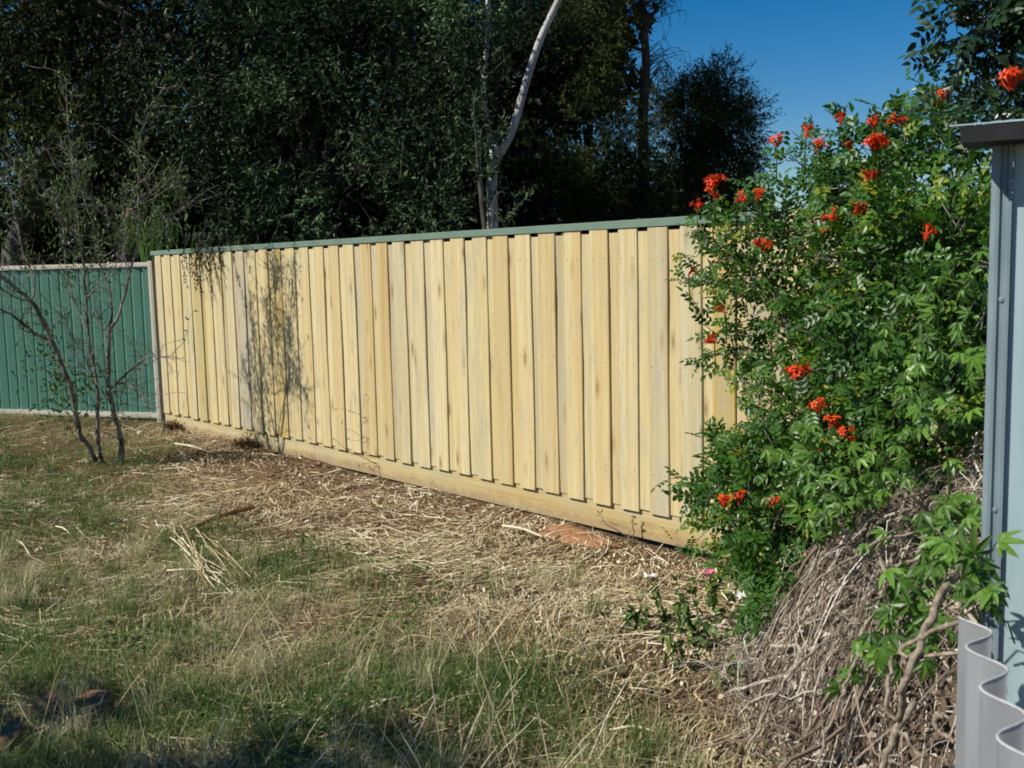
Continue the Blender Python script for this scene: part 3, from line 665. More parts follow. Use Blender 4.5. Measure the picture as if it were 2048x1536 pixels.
# ------------------------------------------------------------------ flowering shrub against the fence
hb = np.array([*G(1680, 1150)[:2], 0.]); hb = np.array([1.55, 4.05, 0])
hon = empty('flowering_shrub', hb, label='tall leafy green shrub with orange-red trumpet flowers', cat='shrub')
h_l = lobes_world([(1500, 520, 70, 4.75), (1560, 460, 70, 4.7), (1650, 440, 90, 4.5), (1770, 420, 120, 4.3), (1890, 380, 110, 4.1), (1700, 330, 48, 4.5), (1660, 350, 40, 4.5), (1790, 310, 60, 4.4), (1870, 280, 60, 4.3),
                   (1800, 560, 130, 4.0), (1900, 520, 110, 3.8), (1590, 590, 75, 4.6), (1500, 620, 45, 4.8), (1480, 700, 40, 4.8), (1560, 830, 75, 4.4), (1640, 800, 90, 4.2), (1760, 730, 120, 3.9), (1880, 700, 110, 3.7),
                   (1530, 940, 85, 4.3), (1500, 1010, 80, 4.3), (1590, 980, 100, 4.1), (1700, 890, 110, 3.9), (1830, 850, 110, 3.7), (1560, 1080, 75, 4.1), (1640, 1050, 70, 3.9), (1540, 1180, 45, 3.9), (1700, 620, 70, 4.4), (1920, 300, 40, 4.2), (1480, 1010, 50, 4.45), (1475, 1080, 48, 4.4), (1500, 1140, 55, 4.15), (1560, 1210, 45, 3.75)])
def pinnate(mb, pos, d, nrm, size, tint, pairs=3):
    """compound leaves: pairs of leaflets and one at the tip"""
    n = len(pos); d = unit(d); side = unit(np.cross(d, nrm)); up = np.cross(side, d); size = np.broadcast_to(size, (n,))[:, None]
    for i in range(pairs + 1):
        t = (.25 + .62 * i / pairs); base = pos + d * size * t - up * size * .12 * t * t
        k_ = (.34 if i not in (0,) else .27)
        if i == pairs:
            add_leaves(mb, base, d - up * .2, up, size[:, 0] * .38, size[:, 0] * .19, tint, .3, .15, True)
        else:
            for sg in (-1, 1):
                add_leaves(mb, base, side * sg * .9 + d * .55 - up * .1, up + side * sg * .1, size[:, 0] * k_, size[:, 0] * .18, np.clip(tint + rng.normal(size=n) * .06, 0, 1), .3, .12, True)
lf, tw = MB(), MB()
def shrub_sprigs(lobes, n_per_r2, size, shell=.35, open_=()):
    for li, (c, r) in enumerate(lobes):
        n = max(6, int(n_per_r2 * r * r * (.72 if li in open_ else 1))); u = rdir(n); st = c + u * (r * (shell + (1 - shell) * rng.random(n) ** .55))[:, None] * [1, .75, 1]
        for i in range(n):
            d = unit(u[i] * .8 + rng.normal(size=3) * .4 + [0, -.15, .35]); ln = .12 + .12 * rng.random()
            q = spline([st[i] - d * ln * .5, st[i] + d * ln * .4, st[i] + d * ln + [0, 0, -.02]], 5)
            if i % 2 == 0: tw.tube(q, np.linspace(.0035, .0018, 5), 3, .4, cap=False)
            m = 4; pp = q[[1, 2, 3, 4]]
            ld = unit(d * .5 + rng.normal(size=(m, 3)) * .7 + [0, -.2, .15]); nr = unit(rng.normal(size=(m, 3)) * .5 + [-.35, -.35, .8])
            tb_ = np.clip(rng.normal(.5, .2) + rng.normal(size=m) * .1, 0, .93)
            if rng.random() < .06: tb_ = np.full(m, .97)
            pinnate(lf, pp, ld, nr, size * (.75 + .5 * rng.random(m)), tb_, 3)
shrub_sprigs(h_l, 1350, .100, open_=(0, 1, 2, 5, 6, 7, 8, 11, 12, 13, 26, 14))
# long shoots: side sprays and the ones that stand against the sky
shoots = [((1500, 600, 4.8), (1430, 570, 4.85), (1370, 560, 4.9)), ((1500, 520, 4.8), (1440, 500, 4.85), (1395, 460, 4.9)), ((1530, 700, 4.7), (1470, 700, 4.85), (1405, 715, 4.9)), ((1520, 470, 4.7), (1450, 450, 4.8), (1420, 400, 4.85)),
          ((1660, 440, 4.5), (1640, 360, 4.55), (1550, 300, 4.6)), ((1650, 440, 4.5), (1650, 350, 4.5), (1620, 270, 4.6)), ((1700, 400, 4.5), (1690, 320, 4.5), (1680, 240, 4.5)), ((1780, 380, 4.4), (1770, 320, 4.4), (1750, 260, 4.4)),
          ((1800, 360, 4.4), (1790, 300, 4.4), (1800, 250, 4.4)), ((1870, 330, 4.3), (1880, 260, 4.3), (1885, 195, 4.3)), ((1520, 960, 4.4), (1450, 960, 4.5), (1410, 1000, 4.5)), ((1520, 900, 4.4), (1460, 890, 4.5), (1430, 860, 4.5)),
          ((1540, 1080, 4.3), (1470, 1090, 4.4), (1430, 1120, 4.4)), ((1560, 800, 4.4), (1520, 770, 4.5), (1500, 740, 4.55)), ((1560, 1130, 4.0), (1520, 1200, 3.9), (1500, 1250, 3.85)), ((1600, 620, 4.5), (1540, 650, 4.6), (1440, 680, 4.8))]
for sh in shoots:
    q = spline([P(*a) for a in sh], 16); q += rng.normal(size=q.shape) * .006; tw.tube(q, np.linspace(.006, .002, 16), 4, .3, cap=False)
    for j in range(4, 16):
        m = 3; ld = unit(rng.normal(size=(m, 3)) * .7 + unit(q[-1] - q[0]) * .5 + [0, -.1, .1]); nr = unit(rng.normal(size=(m, 3)) * .4 + [-.2, -.4, .8])
        pinnate(lf, np.repeat(q[j:j + 1], m, 0), ld, nr, .085 * (.6 + .5 * rng.random(m)), np.clip(rng.normal(.55, .18, m), 0, .93), 3)
for e in ((1500, 540, 4.8), (1600, 480, 4.6), (1770, 430, 4.4), (1860, 330, 4.2), (1600, 640, 4.6), (1650, 700, 4.5), (1790, 600, 4.1), (1540, 940, 4.4), (1700, 860, 4.0), (1560, 1060, 4.2), (1840, 760, 3.8), (1690, 400, 4.5), (1560, 690, 4.6), (1640, 560, 4.6)):
    e = P(*e); b0 = hb + rng.normal(size=3) * [.15, .12, 0]
    tw.tube(spline([b0, (b0 + e) / 2 + rng.normal(size=3) * .1 + [.12, 0, .1], e], 14), np.linspace(.014, .004, 14), 5, .2)
lf.build('foliage', M['honey'], hon); tw.build('branches', M['bark_small'], hon, True)
# flower clusters: each a head of curved trumpets
def trumpets(n, spread, seed):
    r = np.random.default_rng(seed); mb = MB()
    for i in range(n):
        d = unit(np.array([r.normal() * spread, r.normal() * spread, .9])); L_ = .036 + .014 * r.random()
        side = unit(np.cross(d, [r.normal(), r.normal(), .2])); p = spline([[0, 0, -.01], d * L_ * .55, d * L_ + side * .010], 5) + r.normal(size=3) * .004
        tt = r.random() * .7
        mb.tube(p, [.0016, .0028, .0036, .0044, .0060], 5, tt, cap=False)
        dn = unit(p[-1] - p[-2]); a = unit(np.cross(dn, [.3, .5, .8])); b = np.cross(dn, a)
        th = np.arange(5) * 2 * math.pi / 5 + r.random(); pd = a * np.cos(th)[:, None] + b * np.sin(th)[:, None]
        add_leaves(mb, p[-1] + pd * .004, pd + dn * .35, np.repeat(dn[None], 5, 0), .017, .011, np.clip(tt + r.random(5) * .3, 0, 1), .1, .25, True)
        mb.tube([p[-1], p[-1] + dn * .016 + side * .004], [.0009, .0006], 3, 1.0, cap=False)
    return mb
fl_big = [trumpets(20, .75, 1).mesh('flower_cluster', M['flower']), trumpets(17, .8, 2).mesh('flower_cluster', M['flower'])]
fl_mid = [trumpets(9, .55, 3).mesh('flower_cluster', M['flower']), trumpets(7, .6, 4).mesh('flower_cluster', M['flower']), trumpets(8, .5, 5).mesh('flower_cluster', M['flower'])]
fl_sm = [trumpets(3, .35, 6).mesh('flower_cluster', M['flower']), trumpets(4, .4, 7).mesh('flower_cluster', M['flower'])]
flowers = [(1430, 368, 2, 4.75), (1395, 414, 0, 4.8), (1555, 284, 1, 4.6), (1612, 262, 0, 4.6), (1680, 242, 0, 4.5), (1750, 250, 0, 4.4), (1797, 244, 1, 4.4), (1887, 192, 1, 4.3), (1750, 292, 2, 4.25), (1634, 292, 0, 4.5), (1707, 297, 0, 4.4), (1737, 358, 1, 4.1),
           (1712, 418, 1, 4.15), (1665, 428, 1, 4.2), (1515, 392, 1, 4.55), (1492, 398, 0, 4.6), (1378, 545, 0, 4.85), (1430, 676, 1, 4.75), (1452, 618, 0, 4.7), (1590, 748, 2, 4.15), (1640, 815, 1, 3.95), (1662, 850, 1, 3.9), (1640, 895, 1, 3.9), (1690, 868, 0, 3.8), (1525, 492, 1, 4.55), (1650, 466, 1, 4.3), (1448, 1004, 1, 4.25), (1428, 385, 1, 4.72), (1600, 735, 1, 4.12), (1480, 1000, 0, 4.2), (1540, 1005, 0, 4.0), (1850, 470, 0, 3.8), (1760, 283, 1, 4.22)]
hm = lambda v: [float(a) for a in (np.array(v) - hb)]
for i, (x, y, sz, Y) in enumerate(flowers):
    me = [fl_sm, fl_mid, fl_big][sz]; me = me[i % len(me)]
    o = bpy.data.objects.new('flower_cluster', me); COL.objects.link(o); o.parent = hon; o.location = hm(P(x, y + 6, Y - .24))
    o.rotation_euler = (rng.normal() * .35 + .25, rng.normal() * .35, rng.random() * 6); sc_ = (.85, .82, .95)[sz]; o.scale = (sc_,) * 3
    a = P(x, y + 6, Y - .24); tb_ = MB(); tb_.tube(spline([a, a + [.01, .03, -.06], a + [.02, .10, -.14]], 5), [.0022, .0025, .003], 4, .3) if False else None
tw = MB()
for x, y, sz, Y in flowers:
    a = P(x, y + 6, Y - .24); tw.tube(spline([a, a + [.005, .03, -.05], a + [.02, .09, -.14]], 6), np.linspace(.002, .003, 6), 4, .6)
tw.build('flower_stalks', M['weed'], hon, kind='stuff')

# darker vine hanging in at the top right
ov = empty('overhanging_vine', P(2010, 232, 3.6), label='dark leafy vine hanging above the shed roof', cat='vine')
lf, tw = MB(), MB()
ov_l = lobes_world([(2010, 40, 80, 3.6), (2005, 130, 36, 3.6), (2040, 190, 45, 3.5), (2015, 225, 28, 3.6), (2080, 90, 110, 3.6), (1950, 10, 45, 3.6), (2060, -60, 110, 3.6), (2100, 230, 80, 3.6)])
shrub_sprigs(ov_l, 1000, .12, .2)
for a, b_, c in (((1990, 60, 3.6), (1950, 100, 3.6), (1935, 165, 3.6)), ((1960, 10, 3.6), (1920, 0, 3.6), (1895, 30, 3.6)), ((1990, 130, 3.6), (1975, 170, 3.6), (1940, 200, 3.6))):
    q = spline([P(*a), P(*b_), P(*c)], 10); tw.tube(q, np.linspace(.005, .002, 10), 4, cap=False)
    for j in range(2, 10):
        m = 2; pinnate(lf, np.repeat(q[j:j + 1], m, 0), rng.normal(size=(m, 3)) * .6 + [-.2, 0, -.5], rng.normal(size=(m, 3)) + [-.3, -.3, .6], .09, rng.random(m) * .7, 3)
q = spline([P(1925, 38, 3.7), P(1895, 50, 3.7), P(1865, 85, 3.7), P(1838, 120, 3.7), P(1840, 155, 3.7)], 16); tw.tube(q, np.linspace(.0035, .0012, 16), 4, 1, cap=False)
tw.tube(spline([hb + [.35, .1, .2], P(2040, 330, 3.75), P(2020, 150, 3.65), P(2050, -40, 3.6)], 20), np.linspace(.02, .01, 20), 6, .3)
lf.build('foliage', M['dark_over'], ov); tw.build('stems', M['bark_grey'], ov, True, kind='stuff')
o = bpy.data.objects.new('flower_cluster', fl_big[0]); COL.objects.link(o); o.parent = ov; o.location = [float(v) for v in P(2022, 172, 3.45) - np.array(ov.location)]

# ------------------------------------------------------------------ heap of dead vine stems
HC = np.array([1.93, 3.35]); HR = np.array([1.12, 1.25]); HH = .86
def heap(x, y):
    r2 = ((x - HC[0]) / HR[0]) ** 2 + ((y - HC[1]) / HR[1]) ** 2
    return HH * np.clip(1 - r2, 0, 1) ** .8 + .10 * (noise2(x * 4, y * 4) - .5) - .42 * np.exp(-((x - .98) ** 2 + (y - 2.28) ** 2) / .06)
hp = empty('dead_vine_heap', np.array([HC[0], HC[1], 0]), label='heap of dry grey-brown dead vine stems beside the shed', cat='vine heap')
gx, gy = np.meshgrid(np.linspace(.55, 3.1, 46), np.linspace(2.05, 4.55, 46))
zz = np.where(heap(gx, gy) > .05, heap(gx, gy) - .10, -.16); V = np.stack([gx, gy, zz], -1).reshape(-1, 3)
ii = (np.arange(45)[:, None] * 46 + np.arange(45)[None]).ravel()
MB().add(V, np.stack([ii, ii + 1, ii + 47, ii + 46], -1), .1).build('leaf_mould', M['vine'], hp, True)
mv = MB()
i = 0
while i < 5600:
    th = math.radians(rng.uniform(130, 300)); r1 = rng.random() ** .6 * 1.02; u_ = rng.random()
    ln = rng.uniform(.05, .22) if u_ < .35 else rng.uniform(.2, .5) if u_ < .75 else rng.uniform(.5, .9) * (1 if r1 < .75 else .5)
    n = 8; x = HC[0] + HR[0] * r1 * math.cos(th); y = HC[1] + HR[1] * r1 * math.sin(th)
    if float(noise2(x * 5 + 13, y * 5 + 3)) < .12 + .4 * rng.random(): continue
    i += 1
    sw = rng.normal() * .55 if rng.random() < .55 else rng.uniform(-math.pi, math.pi)
    a = th + sw - .45 + 2.2 * (noise2(x * 3 + 50, y * 3) - .5); pts = []; lift = rng.random() ** 2 * .20; kk = rng.normal() * .9; dz0 = rng.random() * .07 - .06; tip = rng.normal() * .07
    for j in range(n):
        pts.append((x, y, max(float(heap(x, y)) + dz0, float(gz(x, y)) + .004) + lift * math.sin(math.pi * (j + .5) / n) + max(0, tip) * (j / n) ** 2 + rng.normal() * .007))
        a += kk * .25 + rng.normal() * .22; x += math.cos(a) * ln / n; y += math.sin(a) * ln / n
    u_ = rng.random(); r = rng.uniform(.0010, .0024) if u_ < .80 else rng.uniform(.0026, .0042) if u_ < .95 else rng.uniform(.0045, .0085)
    mv.tube(pts, np.linspace(r, r * .6, n), 3 if r < .004 else 5, np.clip(rng.normal(.56, .28), 0, 1), cap=r > .004)
mv.build('dry_stems', M['vine'], hp, kind='stuff')
n = 6500; th = np.radians(rng.uniform(130, 300, n)); r1 = rng.random(n) ** .6; x = HC[0] + HR[0] * r1 * np.cos(th); y = HC[1] + HR[1] * r1 * np.sin(th)
ml = MB(); add_leaves(ml, np.stack([x, y, np.maximum(heap(x, y), gz(x, y)) + .05 * rng.random(n) - .01], -1), rng.normal(size=(n, 3)) * [1, 1, .5], rng.normal(size=(n, 3)) * .6 + [0, 0, .8], .02 + .03 * rng.random(n), .012 + .012 * rng.random(n), rng.random(n), .4, .3)
ml.build('dead_leaves', M['vine'], hp, kind='stuff')
M['vine_thick'] = noise_mat('rough_vine_bark', (.13, .095, .065), (.36, .29, .21), 55, .9, (1, 1, 1), .006)
thick = [('bent pale thick vine stem arching over the dark hollow', [(1915, 1140, 2.35), (1880, 1190, 2.25), (1840, 1290, 2.15), (1805, 1370, 2.12), (1800, 1440, 2.15)], .010),
         ('thin pale vine stem curving down beside the corrugated sheet', [(1785, 1320, 2.3), (1775, 1390, 2.2), (1800, 1460, 2.15), (1850, 1520, 2.1)], .005),
         ('grey curved vine stem at the bottom of the heap', [(1830, 1400, 2.3), (1790, 1470, 2.25), (1765, 1540, 2.2), (1755, 1620, 2.2)], .009),
         ('looping pale vine shoot above the dark hollow', [(1925, 1240, 2.1), (1850, 1270, 2.15), (1800, 1305, 2.2), (1840, 1312, 2.15), (1930, 1300, 2.05)], .0055),
         ('long straight grey stem lying down the heap', [(1640, 1290, 2.9), (1580, 1350, 2.8), (1540, 1410, 2.75), (1490, 1500, 2.7)], .0055),
         ('pale upright stem leaning on the vine heap', [(1720, 1300, 2.5), (1680, 1400, 2.45), (1620, 1560, 2.4)], .0045),
         ('curved brown runner along the top of the vine heap', [(1850, 1060, 3.1), (1760, 1085, 3.1), (1650, 1150, 3.05), (1590, 1220, 3.0), (1570, 1300, 2.95)], .0045),
         ('small hooked pale stem in the dark hollow', [(1882, 1430, 2.05), (1872, 1440, 2.05), (1880, 1465, 2.02), (1905, 1480, 2.0)], .006)]
for lab, pts, r in thick:
    p = spline([P(*q) for q in pts], 20) + rng.normal(size=(20, 3)) * .0035; m_ = MB(); m_.tube(p, np.linspace(r, r * .75, 20) * (1 + .08 * rng.normal(size=20)), 7, np.clip(.75 + rng.normal(size=20) * .12, 0, 1))
    m_.build('vine_stem', M['vine_thick'], None, True, label=lab, cat='stem', group='single vine stems on the heap')

# palmate-leaved creeper growing over the heap
cpl = empty('palmate_creeper', np.array([1.5, 3.2, 0]), label='bright green palmate-leaved creeper over the vine heap', cat='creeper')
lf, tw = MB(), MB()
def palmate(pos, d, nrm, size, tint):
    n = len(pos); d = unit(d); side = unit(np.cross(d, nrm)); up = np.cross(side, d)
    for a, k_ in ((0, 1), (.75, .9), (-.75, .9), (1.5, .65), (-1.5, .65)):
        add_leaves(lf, pos, d * math.cos(a) + side * math.sin(a) - up * .25, up, size * k_, size * k_ * .30, np.clip(tint + rng.normal(size=n) * .08, 0, 1), .3, .25, True)
pal = [(1560, 950, 60, 3.5, 22), (1640, 940, 70, 3.4, 26), (1690, 1010, 70, 3.2, 24), (1640, 1000, 50, 3.3, 18), (1740, 960, 60, 3.2, 20), (1850, 640, 90, 3.4, 14), (1790, 690, 70, 3.5, 10), (1930, 560, 60, 3.0, 12), (1940, 700, 50, 2.9, 10),
       (1900, 820, 60, 3.0, 12), (1840, 760, 70, 3.3, 20), (1900, 1060, 60, 2.5, 17), (1950, 1120, 50, 2.25, 15), (1965, 1180, 35, 2.15, 9), (1880, 1120, 50, 2.5, 10), (1910, 1010, 40, 2.6, 12), (1780, 1290, 40, 2.4, 8), (1800, 1240, 40, 2.4, 9), (1830, 1180, 50, 2.4, 10), (1735, 1290, 22, 2.5, 4), (1690, 1360, 25, 2.5, 4), (1850, 1250, 40, 2.3, 7), (1780, 880, 60, 3.4, 18), (1640, 880, 50, 3.6, 16)]
for x, y, s_, Y, n in pal:
    c = P(x, y, Y); r = s_ * Y / FPX; pos = c + rng.normal(size=(n, 3)) * r * .6
    palmate(pos, rng.normal(size=(n, 3)) * [.7, .5, .4] + [-.1, -.4, -.25], rng.normal(size=(n, 3)) * .35 + [-.4, -.5, .75], (.054 if Y < 2.7 else .052) * (.7 + .6 * rng.random(n)), rng.random(n) * .9)
    for i in range(0, n, 2):
        e = pos[i] + [rng.normal() * .05, .08, -.12]; tw.tube([e, (pos[i] + e) / 2 + rng.normal(size=3) * .015, pos[i]], [.0025, .002, .0012], 3, cap=False)
for x0, y0, x1, y1, Y in ((1890, 1050, 1893, 900, 2.9),):
    tw.tube(spline([P(x0, y0, Y), P((x0 + x1) / 2 + 8, (y0 + y1) / 2, Y), P(x1, y1, Y)], 10), np.linspace(.006, .003, 10), 5, cap=False)
lf.build('leaves', M['palm'], cpl); tw.build('stems', M['weed'], cpl, True, kind='stuff')

# ------------------------------------------------------------------ shed edge and corrugated sheet
SY = 2.45
sA = P(1973, 700, SY); sA[2] = 0
shed = empty('garden_shed', sA, label='grey-blue metal shed wall with dark eave at the right edge', cat='shed')
wd_ = unit(np.array([.86, -.50, 0]))            # the wall runs right and towards the camera
wn_ = np.array([wd_[1], -wd_[0], 0.]);
if wn_[1] > 0: wn_ = -wn_
def shedpt(a, o, z): return sA + wd_ * a + wn_ * o + np.array([0, 0, z])
prof = [(0, -.03), (0, .0), (.012, .012), (.020, .012), (.024, .006), (.034, .006), (.038, .014), (.046, .014)]
V = [shedpt(a, o, z) for z in (0, 1.86) for a, o in prof]; n = len(prof)
MB().add(V, [(i, i + 1, n + i + 1, n + i) for i in range(n - 1)]).build('corner_post', M['galv_shaded'], shed)
V = [shedpt(a, .002, z) for z in (0, 1.86) for a in (.046, 1.7)]
MB().add(V, [(0, 1, 3, 2)]).build('wall_sheet', M['galv'], shed)
# side wall running back
sd_ = unit(np.array([.45, .9, 0])); V = []
for a in (0, 2.2):
    for z in (0, 1.86): V.append(sA + sd_ * a + [.012, .01, z])
MB().add(V, [(0, 2, 3, 1)]).build('side_wall', M['galv'], shed)
for zz_ in (.45, .95, 1.45, 1.70):
    c = shedpt(.029, .0065, zz_); d = wn_ * .004; m_ = MB(); m_.tube([c, c + d * .8, c + d], [.006, .006, .0035], 8); m_.build('screw', M['galv_shaded'], shed)
eave = MB()
zc = P(1985, 292, SY)[2]
e0, e1 = -.055, 1.7
def prism(mb, quad_aoz, a0, a1):
    V = [shedpt(a, o, z) for a in (a0, a1) for o, z in quad_aoz]; n = len(quad_aoz)
    mb.add(V, [(i, (i + 1) % n, n + (i + 1) % n, n + i) for i in range(n)]); mb.big += [list(range(n))[::-1], list(range(n, 2 * n))]
prism(eave, [(-.05, zc), (.12, zc), (.12, zc + .036), (-.05, zc + .036)], e0, e1); eave.build('fascia', M['fascia'], shed)
rf = MB(); prism(rf, [(-2.0, zc + .28), (.122, zc + .038), (.122, zc + .041), (-2.0, zc + .284)], e0 - .022, e1); rf.build('roof_sheet', M['galv'], shed)

cz = P(1960, 1250, 1.50)[2]
ca, cb = G(1942, 1236, cz), G(2066, 1560, cz); cdir = unit(cb - ca); cnl = np.array([cdir[1], -cdir[0], 0])
clen = 1.1; corr = MB(); n = 150; t = np.linspace(0, clen, n); amp = .021
wav = amp * np.cos(t / .146 * 2 * math.pi + .6)
X = ca[0] + cdir[0] * t + cnl[0] * wav; Yc = ca[1] + cdir[1] * t + cnl[1] * wav; V = []
zz = np.linspace(0, cz, 4)
V = [(X[i], Yc[i], z) for z in zz for i in range(n)]
F = [(k_ * n + i, k_ * n + i + 1, k_ * n + n + i + 1, k_ * n + n + i) for k_ in range(3) for i in range(n - 1)]
sheet = corr.add(V, F).build('corrugated_sheet', M['fibro'], None, True, label='grey corrugated sheet standing on edge, bottom right corner', cat='sheet')
m_ = MB(); m_.tube(np.stack([X, Yc, np.full(n, cz)], -1), .0016, 6); rim = m_.build('cut_edge', noise_mat('chalky_edge', (.40, .40, .38), (.55, .54, .52), 40, .9, bumpd=0), None, True); rim.parent = sheet
# ------------------------------------------------------------------ unseen small tree added off frame, crown placed to shade the front edge
yt = empty('unseen_shade_tree', np.array([-3.7, 1.75, 0]), label='unseen leafy tree left of the view, added to shade the front grass', cat='tree')
tr, lf, tw = MB(), MB(), MB(); yc = [(np.array([-3.1, 2.25, 2.25]), .36), (np.array([-2.65, 2.1, 2.1]), .28), (np.array([-4.0, 1.9, 2.5]), .45), (np.array([-3.3, 1.6, 2.4]), .4), (np.array([-3.30, 2.98, 1.62]), .20), (np.array([-3.45, 2.85, 1.75]), .16)]
limb(tr, [[-3.7, 1.75, 0], [-3.65, 1.8, .9], [-3.5, 1.9, 1.7]], .05, .03)
for c, r in yc: limb(tr, [[-3.6, 1.85, 1.3], (c + [-3.5, 1.9, 1.7]) / 2, c], .02, .006, 8, 5)
tr.build('trunk', M['bark'], yt, True); sprays(lf, tw, yc, 700, 10, .075, .028, .2, .1, .1); lf.build('crown', M['leftlf'], yt)
# ------------------------------------------------------------------ ground cover
def in_view(x, y, pad=.5): return np.abs(x) < y * .50 + pad
def yardside(x, y, m=.03): return ((np.stack([x, y], -1) - FA[:2]) @ FN[:2]) > m
def left_side(x, y):
    gn = np.array([-GD[1], GD[0]]); gn = gn if gn[1] < 0 else -gn
    return ((np.stack([x, y], -1) - GA[:2]) @ gn) > .03
def scatter(n, ymin=2.7, ymax=11.6, near=1.35):
    y = ymin + (ymax - ymin) * rng.random(n) ** near; x = (rng.random(n) * 2 - 1) * (y * .50 + .5)
    k_ = yardside(x, y) & left_side(x, y); return x[k_], y[k_]
def green_amt(x, y):
    edge = -.20 - (y - 3.1) * .44
    g = sstep(.55, -.75, x - edge + (noise2(x * 1.1, y * 1.1) - .5) * 1.3)
    fg = sstep(4.5, 3.6, y) * sstep(.7, -.3, x)
    g = np.maximum(g, fg * .8)
    return g
def tall_amt(x, y): return sstep(4.7, 3.7, y + (noise2(x * 2, y * 2) - .5) * 1.2) * sstep(.9, -.1, x)
def blades(mb, x, y, h, wdt, lean, tint, dirn=None, lift=0.):
    n = len(x); z = gz(x, y) + lift; a = rng.random(n) * 2 * math.pi if dirn is None else dirn
    d = np.stack([np.cos(a), np.sin(a), np.zeros(n)], -1); sd = np.stack([-np.sin(a), np.cos(a), np.zeros(n)], -1)
    rot = rng.random(n) * math.pi; sd = sd * np.cos(rot)[:, None] + d * np.sin(rot)[:, None] * .5
    b0 = np.stack([x, y, z], -1); m1 = b0 + d * (h * lean * .35)[:, None] + np.stack([0 * h, 0 * h, h * .6 * (1 - .25 * lean)], -1)
    e = b0 + d * (h * lean)[:, None] + np.stack([0 * h, 0 * h, h * np.maximum(.12, 1 - .72 * lean)], -1)
    w_ = (wdt / 2)[:, None]
    V = np.stack([b0 - sd * w_, b0 + sd * w_, m1 - sd * w_ * .8, m1 + sd * w_ * .8, e], 1).reshape(-1, 3)
    i = np.arange(n)[:, None] * 5
    mb.add(V, np.concatenate([i + np.array([[0, 1, 3]]), i + np.array([[0, 3, 2]]), i + np.array([[2, 3, 4]])]), np.repeat(tint, 5))
lumps = [G(190, 1418), G(92, 1416), G(14, 1500)]
def clear(x, y): return np.min([np.hypot(x - l[0], y - l[1] + .05) for l in lumps], 0) > .11
gr = MB()
x, y = scatter(240000); k_ = clear(x, y); x, y = x[k_], y[k_]; g = green_amt(x, y); cl = noise2(x * 3.3 + 4, y * 3.3); k_ = rng.random(len(x)) < (.06 + .94 * g) * (.35 + .9 * cl)
x, y, g, cl = x[k_], y[k_], g[k_], cl[k_]; ta = tall_amt(x, y)
dry = noise2(x * 1.7 + 20, y * 1.7 + 7)
tint = np.clip(rng.normal(.34, .22, len(x)) - .10 * sstep(-.6, -1.6, x + (y - 3.1) * .44) + .9 * (dry - .45) + .10 * ta - .1 * (cl - .5) + .25 * (1 - g), 0, 1)
h = (.045 + .075 * rng.random(len(x))) * (.7 + .7 * cl) * (1 + .55 * ta)
blades(gr, x, y, h, .0022 + .002 * rng.random(len(x)), .25 + .9 * rng.random(len(x)), tint)
# rooted tufts: fans of long blades
x, y = scatter(2600, 2.75, 8.5, 1.2); k_ = rng.random(len(x)) < (green_amt(x, y) * .35 + tall_amt(x, y) * .5) * sstep(.35, .6, noise2(x * 2.1 + 3, y * 2.1 + 8)); x, y = x[k_], y[k_]
nb_ = rng.integers(35, 90, len(x)); tx = np.repeat(x, nb_) + rng.normal(size=nb_.sum()) * .022; ty = np.repeat(y, nb_) + rng.normal(size=nb_.sum()) * .022
th_ = np.repeat(.09 + .13 * rng.random(len(x)), nb_) * (.5 + .7 * rng.random(nb_.sum())); tt_ = np.repeat(rng.normal(.60, .22, len(x)), nb_) + rng.normal(size=nb_.sum()) * .2
blades(gr, tx, ty, th_, .0018 + .0022 * rng.random(len(tx)), .15 + .75 * rng.random(len(tx)), np.clip(tt_, 0, 1))
gr.build('grass', M['grass'], kind='stuff', label='green and half-dry grass over the left and front of the yard', cat='grass')
# straw litter lying flat: coherent swathes
st = MB()
def straw(n, ymin, ymax, Lr, Wr, bright, keepf, near=1.3, lift=.02):
    x, y = scatter(n, ymin, ymax, near); k_ = rng.random(len(x)) < keepf(x, y); x, y = x[k_], y[k_]; n = len(x)
    a = (noise2(x * 1.3 + 40, y * 1.3) * 2 - 1) * 1.6 + rng.normal(size=n) * .55 + .1
    L_ = (Lr[0] + (Lr[1] - Lr[0]) * rng.random(n) ** 2); W_ = Wr[0] + (Wr[1] - Wr[0]) * rng.random(n)
    d = np.stack([np.cos(a), np.sin(a)], -1); s2 = np.stack([-d[:, 1], d[:, 0]], -1)
    c = np.stack([x, y], -1); bend = rng.normal(size=n) * .17
    P0 = c - d * L_[:, None] / 2; P2 = c + d * L_[:, None] / 2; P1 = c + s2 * (L_ * bend)[:, None]
    zz = [gz(p[:, 0], p[:, 1]) + .003 + lift * rng.random(n) ** 2 for p in (P0, P1, P2)]
    tl = rng.normal(size=n) * .5
    V = []
    for p, z in zip((P0, P1, P2), zz):
        for sg in (-1, 1):
            q = p + s2 * (sg * W_ / 2)[:, None]; V.append(np.stack([q[:, 0], q[:, 1], z + sg * W_ * .5 * tl], -1))
    V = np.stack(V, 1).reshape(-1, 3); i = np.arange(n)[:, None] * 6
    tint = np.clip(rng.normal(bright, .22, n) + .5 * (noise2(x * 1.4 + 3, y * 1.4 + 11) - .5), 0, 1)
    st.add(V, np.concatenate([i + np.array([[0, 1, 3, 2]]), i + np.array([[2, 3, 5, 4]])]), np.repeat(tint, 6))
def straw_keep(x, y):
    g = green_amt(x, y); df = ((np.stack([x, y], -1) - FA[:2]) @ FN[:2])
    patch = sstep(.25, .6, noise2(x * 1.6 + 8, y * 1.6 + 2))
    return (1 - .76 * g) * (1 - .5 * sstep(.1, .5, x) * sstep(4.4, 3.8, y)) * (.25 + .75 * patch) * (.3 + .7 * sstep(.1, 1.2, df))
